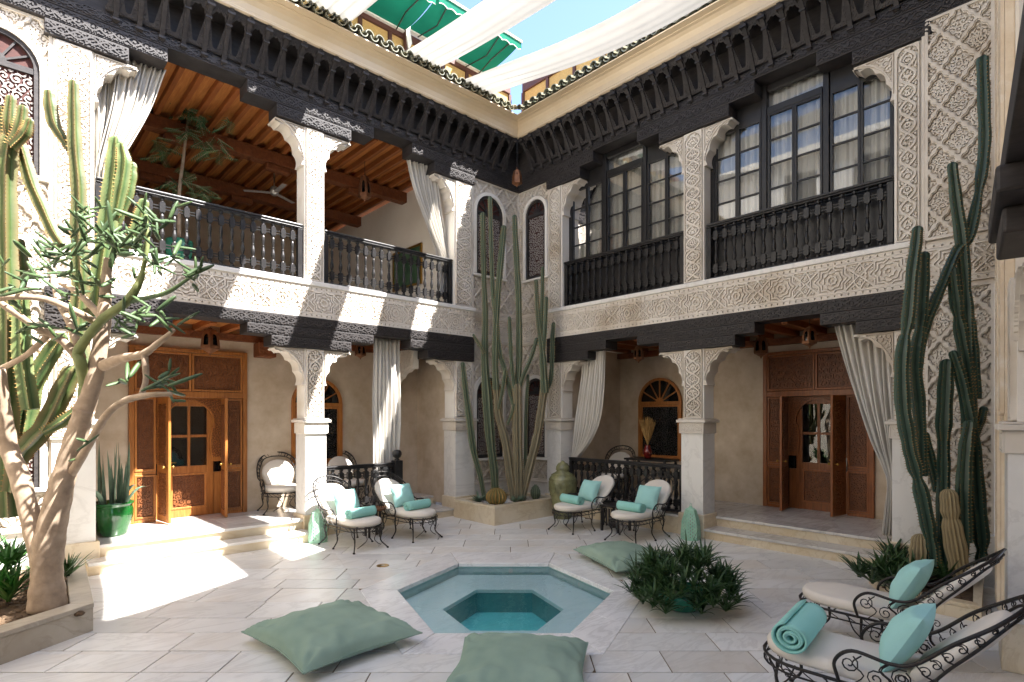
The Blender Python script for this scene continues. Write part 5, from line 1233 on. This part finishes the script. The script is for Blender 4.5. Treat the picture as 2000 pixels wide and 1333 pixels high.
for path, r, m, ribs in (
    ([(948, 985), (938, 930), (925, 880), (917, 820), (909, 760), (904, 712)], [.05, .06, .085, .07, .055], 'cactus', 6),
    ([(967, 985), (966, 930), (958, 860), (952, 780), (947, 700), (948, 612), (945, 534), (943, 420)], [.085, .09, .12, .075, .055, .06], 'cactus', 7),
    ([(1003, 790), (985, 720), (976, 690), (970, 633), (964, 586), (960, 507), (957, 388)], [.06, .06, .055, .05], 'cactus', 6),
    ([(1008, 985), (1000, 945), (988, 865), (975, 815), (969, 758)], [.10, .10, .085, .075], 'cactus_woody', 7), ([(969, 762), (967, 700), (970, 612), (976, 534), (982, 470), (984, 445)], [.075, .07, .065, .07, .055], 'cactus', 7),
    ([(973, 800), (980, 770), (984, 745), (987, 722)], [.03, .045, .05, .04], 'cactus', 6),
    ([(1012, 985), (1012, 930), (1010, 835), (1010, 758)], [.115, .105, .105, .10], 'cactus_woody', 8), ([(1010, 762), (1014, 700), (1013, 586), (1009, 507), (1006, 450), (1005, 424)], [.075, .07, .065, .06, .05], 'cactus', 7),
    ([(1006, 765), (1001, 730), (998, 690), (996, 650), (995, 622)], [.05, .05, .05, .045], 'cactus', 6), ([(1014, 762), (1022, 735), (1037, 700), (1048, 664)], [.05, .05, .05, .05], 'cactus', 6),
    ([(1018, 985), (1030, 930), (1045, 870), (1053, 830), (1062, 765)], [.07, .09, .095, .085, .09], 'cactus_woody', 7), ([(1064, 768), (1061, 715), (1058, 675), (1051, 626), (1047, 550)], [.09, .075, .05, .045], 'cactus', 7),
    ([(1058, 690), (1057, 640), (1059, 580), (1060, 525)], [.05, .05, .045], 'cactus', 6), ([(1060, 690), (1064, 652), (1066, 610), (1067, 584)], [.055, .05, .05], 'cactus', 6), ([(1066, 765), (1075, 745), (1078, 705), (1079, 660), (1081, 634)], [.05, .055, .055, .05], 'cactus', 6),
    ([(1024, 985), (1026, 910), (1027, 820), (1031, 735)], [.035, .04, .04, .04], 'cactus', 6), ([(991, 830), (1000, 808), (1003, 792)], [.03, .04, .04], 'cactus', 6), ([(945, 690), (935, 672), (925, 655)], [.025, .035, .03], 'cactus', 6)):
    stem(CC, [(*p, D+(.12 if i % 2 else 0)) if False else p for i, p in enumerate(path)], D+random.Random(int(path[0][0])).uniform(-.12, .12), [x*.84 for x in r], m, ribs, spine='dry_grass')
def barrel(label, loc, R_, h, m, ribs=16):
    mb = MB(); mb.r = []; n = ribs*2
    prof = [(R_*math.sin(PI*t)**.55 if 0 < t < 1 else .01, h*t) for t in np.linspace(0.03, .985, 12)]
    for r, z in prof:
        for k in range(n): q = 2*PI*k/n; rr = r*(1.0 if k % 2 == 0 else .86); mb.v.append((rr*math.cos(q), rr*math.sin(q), z)); mb.r.append(1.0 if k % 2 == 0 else 0.0)
    for i in range(11):
        for k in range(n): k2 = (k+1) % n; mb.f.append((i*n+k, i*n+k2, (i+1)*n+k2, (i+1)*n+k))
    t = thing('barrel_cactus', label, 'cactus', loc); mk('body', mb, m, t)
    sp = MB()
    for i in range(1, 12):
        for k in range(0, n, 2):
            q = 2*PI*k/n; r, z = prof[i]
            for e in (-.25, .25):
                p = Vector((r*math.cos(q), r*math.sin(q), z)); o = Vector((math.cos(q+e), math.sin(q+e), (z/h-.45)*1.2)).normalized()*R_*.16; sp.tube([p, p+o], [.003, .001], 3)
    mk('spines', sp, 'cactus_gold' if m != 'cactus_hairy' else 'cactus_hairy', t, kind='stuff'); return t
barrel('round golden barrel cactus at the front of the corner planter', (6.99, 7.98, .29), .20, .36, 'cactus_gold'); barrel('small dark barrel cactus beside the urn in the corner planter', (8.05, 8.0, .29), .10, .32, 'cactus', 12)
def rosette(mb, loc, n, L_, w, rg, tilt=(.25, 1.2), droop=.25, lift=1.0):
    for k in range(n):
        a = k*2.399+rg.random()*.4; tt = rg.uniform(*tilt); ll = L_*rg.uniform(.7, 1.1)
        blade(mb, loc, (math.cos(a)*tt, math.sin(a)*tt, lift), ll, w*rg.uniform(.8, 1.2), droop=droop*rg.uniform(.3, 1.4), seg=4, fold=.3)
def bush(name, label, cat, loc, spots, m, group=None, pot=None, leaf='foliage', seed=1, **kw):
    t = thing(name, label, cat, loc, group=group); mb = MB(); rg = random.Random(seed)
    for (x, y, z, n, L_, w) in spots: rosette(mb, Vector((x, y, z)), n, L_, w, rg, **kw)
    mk(leaf, mb, m, t, kind='stuff', smooth=True); return t
bush('succulent', 'grey-green succulent left of the golden barrel cactus', 'succulent', (6.95, 8.45, .29), [(0, 0, 0, 14, .28, .08), (.1, .12, 0, 12, .24, .07)], 'leaf_grey'); bush('succulent', 'grey-green succulent right of the golden barrel cactus', 'succulent', (7.48, 7.98, .29), [(0, 0, 0, 14, .26, .08), (.15, -.02, 0, 12, .24, .07)], 'leaf_grey', seed=2)
# bowl of spiky plants beside the pool
rg = random.Random(21)
sp_ = []
for k in range(75):
    a = rg.random()*2*PI; r = .50*rg.random()**.5; sp_.append((r*math.cos(a), r*math.sin(a), .22+.26*(1-(r/.50)**2)+rg.uniform(-.05, .07), 13, rg.uniform(.22, .36), rg.uniform(.026, .040)))
for k in range(85):
    a = rg.random()*2*PI; r = rg.uniform(.32, .54); sp_.append((r*math.cos(a), r*math.sin(a), rg.uniform(.03, .28), 12, rg.uniform(.18, .30), .032))
bw = bush('planter_bowl', 'green glazed bowl overflowing with dark spiky aloe beside the pool', 'potted plant', (5.28, 3.10, 0.007), sp_, 'leaf_dark', tilt=(.2, 1.5), droop=.35)
mk('bowl', MB().lathe([(0, 0), (.16, 0), (.18, .02), (.24, .08), (.29, .15), (.305, .18), (.295, .19), (.27, .18), (0, .17)], 32), 'teal_glaze', bw, smooth=True)
# aloes of the near-right planter
sp_ = []
for k in range(34):
    x = rg.uniform(-.75, .62); y = rg.uniform(-.35, .42) if x > -.3 else rg.uniform(-.1, .42); sp_.append((x, y, rg.uniform(.0, .12), 15, rg.uniform(.3, .46), rg.uniform(.045, .065)))
bush('aloe_bed', 'dark green aloe thicket spilling over the planter behind the near loungers', 'aloe', (7.72, 1.58, .10), sp_, 'leaf_dark', tilt=(.25, 1.4), droop=.22, seed=5)
# tall dark cacti at the right
RC = thing('cactus', 'tall dark green columnar cacti before the lattice wall at the right', 'cactus', (8.0, 1.4, .1), world=True)
D = 6.55
for path, dd, r, pin in (
    ([(1797, 880), (1792, 800), (1790, 732), (1803, 653), (1823, 597), (1846, 543), (1869, 490), (1893, 462), (1914, 360), (1923, 280), (1922, 216), (1919, 118)], 6.32, [.05, .06, .06, .06, .062, .065, .065], (.72,)),
    ([(1876, 1085), (1884, 950), (1893, 830), (1889, 700), (1888, 600), (1879, 477), (1868, 396), (1860, 325)], 6.32, [.08, .085, .08, .075, .07, .055], (.62,)),
    ([(1822, 1105), (1818, 1060), (1803, 980), (1788, 920), (1778, 885)], 6.20, [.075, .085, .08, .075], (.3, .7)), ([(1778, 886), (1772, 850), (1763, 790), (1762, 700), (1774, 620), (1782, 530), (1789, 480), (1792, 450)], 6.20, [.07, .085, .08, .07, .065, .06], (.52,)),
    ([(1802, 930), (1799, 880), (1798, 840)], 6.30, [.06, .065, .06], None), ([(1798, 842), (1794, 795), (1787, 710), (1797, 640), (1803, 560), (1805, 500)], 6.30, [.06, .08, .075, .07, .06], (.6,)),
    ([(1842, 1105), (1842, 1000), (1843, 920), (1843, 862)], 6.25, [.08, .075, .07, .065], None), ([(1843, 860), (1843, 835), (1846, 770), (1849, 712)], 6.25, [.06, .085, .085, .075], None),
    ([(1918, 1105), (1917, 1060), (1910, 980), (1903, 890), (1894, 827), (1879, 750), (1862, 692)], 6.20, [.06, .085, .08, .075, .065, .05], (.12,)),
    ([(1897, 810), (1888, 720), (1878, 660), (1868, 600), (1860, 530)], 6.30, [.06, .07, .07, .06], (.7,)), ([(1906, 780), (1901, 700), (1895, 650), (1890, 604)], 6.32, [.06, .065, .07, .06], None),
    ([(1884, 1060), (1882, 960), (1886, 880), (1893, 830)], 6.10, [.075, .08, .075, .06], None), ([(1832, 960), (1818, 900), (1806, 850)], 6.32, [.05, .055, .05], None), ([(1905, 850), (1915, 825), (1921, 800)], 6.30, [.04, .045, .045], None)):
    stem(RC, path, dd, [x*.80 for x in r], 'cactus_dark', 6, pinch=pin, rib=.30, spine='dry_grass')
HC = thing('hairy_cactus', 'pale hairy leaning column cactus among the dark cacti', 'cactus', (7.8, 1.5, .1), world=True); stem(HC, [(1876, 1125), (1868, 1080), (1858, 1020), (1853, 970)], 6.1, [.09, .095, .095, .08], 'cactus_hairy', 14, rib=.12, pinch=(.72,))
stem(thing('barrel_cactus', 'short brown barrel cactus at the left foot of the dark cacti', 'cactus', (7.9, 1.7, .1), world=True), [(1797, 1110), (1797, 1080), (1797, 1058)], 6.3, [.09, .1, .085], 'cactus_hairy', 14, rib=.12)
# ---- left: columnar euphorbias and the bark-stemmed tree
LC = thing('cactus', 'sunlit green candelabra cactus standing behind the euphorbia tree', 'cactus', (.2, 7.5, .2), world=True)
for path, dd, r, m in (
    ([(20, 1010), (14, 860), (18, 700), (16, 586), (14, 450), (14, 340), (20, 278)], 5.6, [.12, .12, .115, .11, .10], 'cactus_light'), ([(19, 285), (10, 250), (5, 215)], 5.6, [.06, .07, .05], 'cactus_light'), ([(20, 285), (20, 240), (22, 195)], 5.6, [.06, .075, .055], 'cactus_light'),
    ([(22, 285), (40, 250), (45, 214)], 5.55, [.06, .07, .055], 'cactus_light'), ([(24, 288), (50, 262), (58, 238)], 5.5, [.05, .06, .045], 'cactus_light'), ([(165, 720), (152, 640), (158, 552), (154, 451), (154, 370), (147, 290), (145, 220), (144, 165)], 6.0, [.10, .10, .10, .09, .085, .075, .06], 'cactus_light'),
    ([(142, 300), (122, 272), (106, 245), (99, 210), (96, 184)], 6.0, [.05, .055, .075, .08, .06], 'cactus_light'), ([(120, 480), (104, 455), (84, 410), (62, 360), (42, 292), (30, 275)], 5.7, [.06, .07, .08, .075, .06], 'cactus_light'),
    ([(190, 620), (195, 552), (209, 451), (216, 390), (223, 330), (226, 278)], 6.1, [.10, .11, .11, .105, .08], 'cactus_mid'), ([(226, 420), (236, 370), (243, 320), (238, 288)], 6.1, [.06, .08, .085, .06], 'cactus_mid'), ([(225, 440), (245, 390), (254, 350), (256, 325)], 6.2, [.06, .08, .07], 'cactus_mid'),
    ([(232, 490), (262, 461), (275, 425), (281, 397)], 5.9, [.05, .075, .08, .06], 'cactus_mid'), ([(36, 560), (40, 520), (38, 475)], 5.8, [.08, .09, .06], 'cactus_light'),
    ([(24, 960), (38, 892), (62, 862), (92, 828), (118, 774), (138, 730)], 5.0, [.10, .12, .12, .12, .11], 'cactus_light'), ([(20, 920), (44, 860), (56, 800), (70, 740), (100, 690), (120, 660)], 5.2, [.11, .12, .115, .11, .08], 'cactus_mid'), ([(85, 845), (120, 825), (150, 800), (166, 780)], 4.95, [.05, .07, .05, .03], 'cactus_mid'),
    ([(4, 900), (4, 800), (8, 720), (2, 640)], 5.3, [.12, .13, .12, .1], 'cactus_mid'), ([(60, 800), (45, 700), (42, 620), (45, 585)], 5.5, [.09, .1, .09, .07], 'cactus_mid')):
    stem(LC, path, dd+(.55 if dd < 5.35 else 0), [x*(.70 if dd < 5.35 else .74) for x in r], m, 5, rib=.36, spine='dry_grass')
ET = thing('euphorbia_tree', 'pale barked tree-like euphorbia leaning over the left planter', 'tree', (.42, 6.75, .2), world=True)
D = 5.2
tips = []
def limb(path, r, m='bark', name='limb', tip=0.0, dj=0.0):
    P = [cv(p[0], p[1], p[2] if len(p) > 2 else D) for p in path]; Q = bez(P, 7); n = len(Q); rr = [x*.72 for x in lerp_list(r, n)]
    rr = [x*(1+.03*math.sin(i*1.7)+.03*math.sin(i*.6)) for i, x in enumerate(rr)]
    tips.append((Q[-1], (Q[-1]-Q[-3]).normalized(), Q))
    return mk(name, MB().tube(Q, rr, n=10), m, ET, smooth=True, fixn=True)
limb([(93, 1190), (92, 1130), (94, 1075), (108, 1000), (128, 920), (150, 850), (165, 800)], [.21, .175, .175, .14, .125, .12], name='trunk')
limb([(88, 1090), (60, 1010), (38, 930), (16, 870), (4, 800, 5.1), (-6, 720, 5.0)], [.15, .11, .105, .10, .085], name='trunk')
limb([(162, 805), (176, 770), (188, 720), (200, 650), (205, 590), (208, 540), (212, 505)], [.12, .10, .095, .08, .06, .05])
limb([(165, 800), (166, 750), (158, 710, 5.1), (152, 690, 5.1), (170, 660, 5.05), (205, 620, 5.0), (245, 592, 4.95), (268, 560, 4.9), (280, 530, 4.9)], [.085, .07, .06, .055, .055, .05, .03], m='limb_green')
limb([(200, 715), (240, 700, 5.0), (280, 692, 4.9), (312, 668, 4.85), (340, 645, 4.8)], [.07, .055, .045, .035, .022])
limb([(140, 925), (170, 875, 5.0), (205, 815, 4.8), (240, 785, 4.7), (290, 772, 4.6), (335, 770, 4.6)], [.055, .045, .04, .035, .025])
limb([(155, 700), (120, 665, 5.1), (75, 642, 5.0), (30, 612, 4.9), (-10, 585, 4.8)], [.06, .045, .04, .035]); limb([(95, 655, 5.05), (50, 695, 5.1), (0, 722, 5.2)], [.035, .035, .035])
limb([(160, 700), (140, 640, 5.3), (115, 590, 5.35), (105, 555, 5.4)], [.05, .045, .04, .03]); limb([(205, 625), (180, 600, 5.3), (150, 570, 5.4), (120, 555, 5.5)], [.05, .045, .04, .03]); limb([(205, 640), (150, 610, 4.9), (90, 585, 4.8), (30, 580, 4.7), (-5, 585, 4.7)], [.045, .04, .035, .03])
limb([(250, 590, 4.95), (290, 582, 4.9), (330, 570, 4.85), (375, 540, 4.8)], [.03, .028, .025, .018], m='pad'); limb([(282, 690, 4.9), (285, 740, 4.85), (275, 775, 4.8)], [.04, .035, .03]); limb([(275, 545, 4.9), (288, 480, 4.9), (285, 420, 4.9)], [.025, .025, .018], m='limb_green')
limb([(210, 530), (225, 480, 5.2), (215, 430, 5.2)], [.04, .035, .03], m='pad')
pad = MB(); rg = random.Random(9)
def lump(p, d_, L_, r):
    p = Vector(p); d_ = d_.normalized(); pad.tube([p, p+d_*L_*.15, p+d_*L_*.45, p+d_*L_*.8, p+d_*L_*.97, p+d_*L_], [r*.5, r*.8, r, r*.85, r*.45, r*.1], 7, flat=.7)
for px, py, dd, n, sp in ((130, 500, 5.2, 26, 40), (180, 470, 5.2, 22, 35), (230, 470, 5.1, 18, 28), (265, 480, 4.95, 16, 26), (120, 560, 5.0, 14, 34), (60, 540, 4.9, 10, 40), (20, 560, 4.8, 8, 25), (240, 640, 5.0, 12, 26), (290, 620, 4.9, 10, 24), (340, 640, 4.8, 5, 14), (300, 520, 4.9, 12, 24), (330, 500, 4.85, 6, 15), (375, 540, 4.8, 6, 14), (300, 750, 4.65, 9, 20), (330, 765, 4.6, 5, 10), (180, 560, 5.1, 12, 26), (290, 440, 4.9, 12, 14), (310, 430, 4.9, 8, 12), (160, 420, 5.3, 8, 22), (250, 740, 4.8, 4, 12), (150, 880, 5.0, 3, 12), (140, 655, 5.0, 8, 24), (70, 650, 5.0, 8, 24)):
    for k in range(int(n*.7)+1):
        q = cv(px+rg.gauss(0, sp*.6), py+rg.gauss(0, sp*.5), dd+rg.uniform(-.25, .25)); v_ = Vector((rg.uniform(-1, 1), rg.uniform(-1, 1), rg.uniform(-.35, .9)))
        lump(q, v_, rg.uniform(.12, .28), rg.uniform(.013, .024))
        if rg.random() < .5: lump(q+v_.normalized()*.12, Vector((rg.uniform(-1, 1), rg.uniform(-1, 1), rg.uniform(-.2, 1))), rg.uniform(.1, .18), .016)
mk('crown', pad, 'pad', ET, smooth=True, kind='stuff')
bush('yucca', 'bright green yucca clump behind the left trunk', 'yucca', (.0, 7.3, .2), [(rg.uniform(-.35, .2), rg.uniform(-.3, .5), rg.uniform(.0, .45), 20, .42, .05) for k in range(16)], 'leaf_mid', tilt=(.2, 1.2), droop=.3, seed=8)
bush('aloe', 'small spiky aloe at the planter end beside the steps', 'aloe', (.55, 7.72, .2), [(rg.uniform(-.15, .15), rg.uniform(-.2, .2), rg.uniform(.0, .1), 16, .34, .035) for k in range(8)], 'leaf_dark', tilt=(.2, 1.1), droop=.25, seed=9)
# ---- feathery tree in a pot upstairs
UT = thing('gallery_tree', 'slim feathery tree growing in the upstairs gallery', 'tree', tuple(cv(350, 470, 10.2)), world=True)
D2 = 9.75
mk('trunk', MB().tube(bez([cv(350, 470, D2), cv(350, 380, D2), cv(357, 320, D2), cv(364, 260, D2), cv(372, 190, D2)], 6), lerp_list([.035, .03, .025, .02, .01], 25), 8), 'bark', UT, smooth=True)
lv = MB(); br_ = MB()
for (px, py, n, s) in ((372, 200, 26, 22), (385, 225, 26, 22), (365, 250, 14, 20), (330, 290, 10, 20), (395, 290, 8, 22), (350, 345, 8, 22), (385, 365, 8, 18), (415, 270, 7, 20), (430, 300, 5, 14), (310, 300, 5, 12), (400, 380, 5, 8), (330, 355, 5, 12), (440, 235, 4, 12)):
    for k in range(n):
        q = cv(px+rg.gauss(0, s*.5), py+rg.gauss(0, s*.5), D2+rg.uniform(-.3, .3)); a = rg.random()*2*PI; d_ = Vector((math.cos(a), math.sin(a), rg.uniform(-.7, .2))).normalized(); side = d_.cross(Vector((0, 0, 1))).normalized()
        br_.tube([q, q+d_*.26+Vector((0, 0, -.04))], .003, 3)
        for j in range(7):
            for sg in (-1, 1): blade(lv, q+d_*(.04+.034*j)+Vector((0, 0, -.006*j)), side*sg+d_*.4, .085*(1-.05*j), .03, droop=.3, seg=2, fold=.1)
mk('foliage', lv, 'leaf_tree', UT, kind='stuff'); mk('twigs', br_, 'bark', UT, kind='stuff')
mk('pot', MB().lathe([(0, 0), (.16, 0), (.2, .1), (.22, .34), (.2, .36), (0, .33)], 20, tuple(cv(350, 470, D2)-Vector((0, 0, .36)))), 'teal_glaze', UT, smooth=True)
# floor drain
dr = thing('floor_drain', 'small round metal drain in the floor left of the pool', 'drain', (*ld(-1.72, 7.52), .003)); mk('grate', MB().lathe([(.03, 0), (.03, .004), (.08, .004), (.085, 0)], 20), 'brass', dr); mk('cover', MB().lathe([(0, .0), (.025, 0), (.025, .005), (0, .006)], 12), 'steel', dr)
for o in WORLD:
    if '_w' in o: del o['_w']
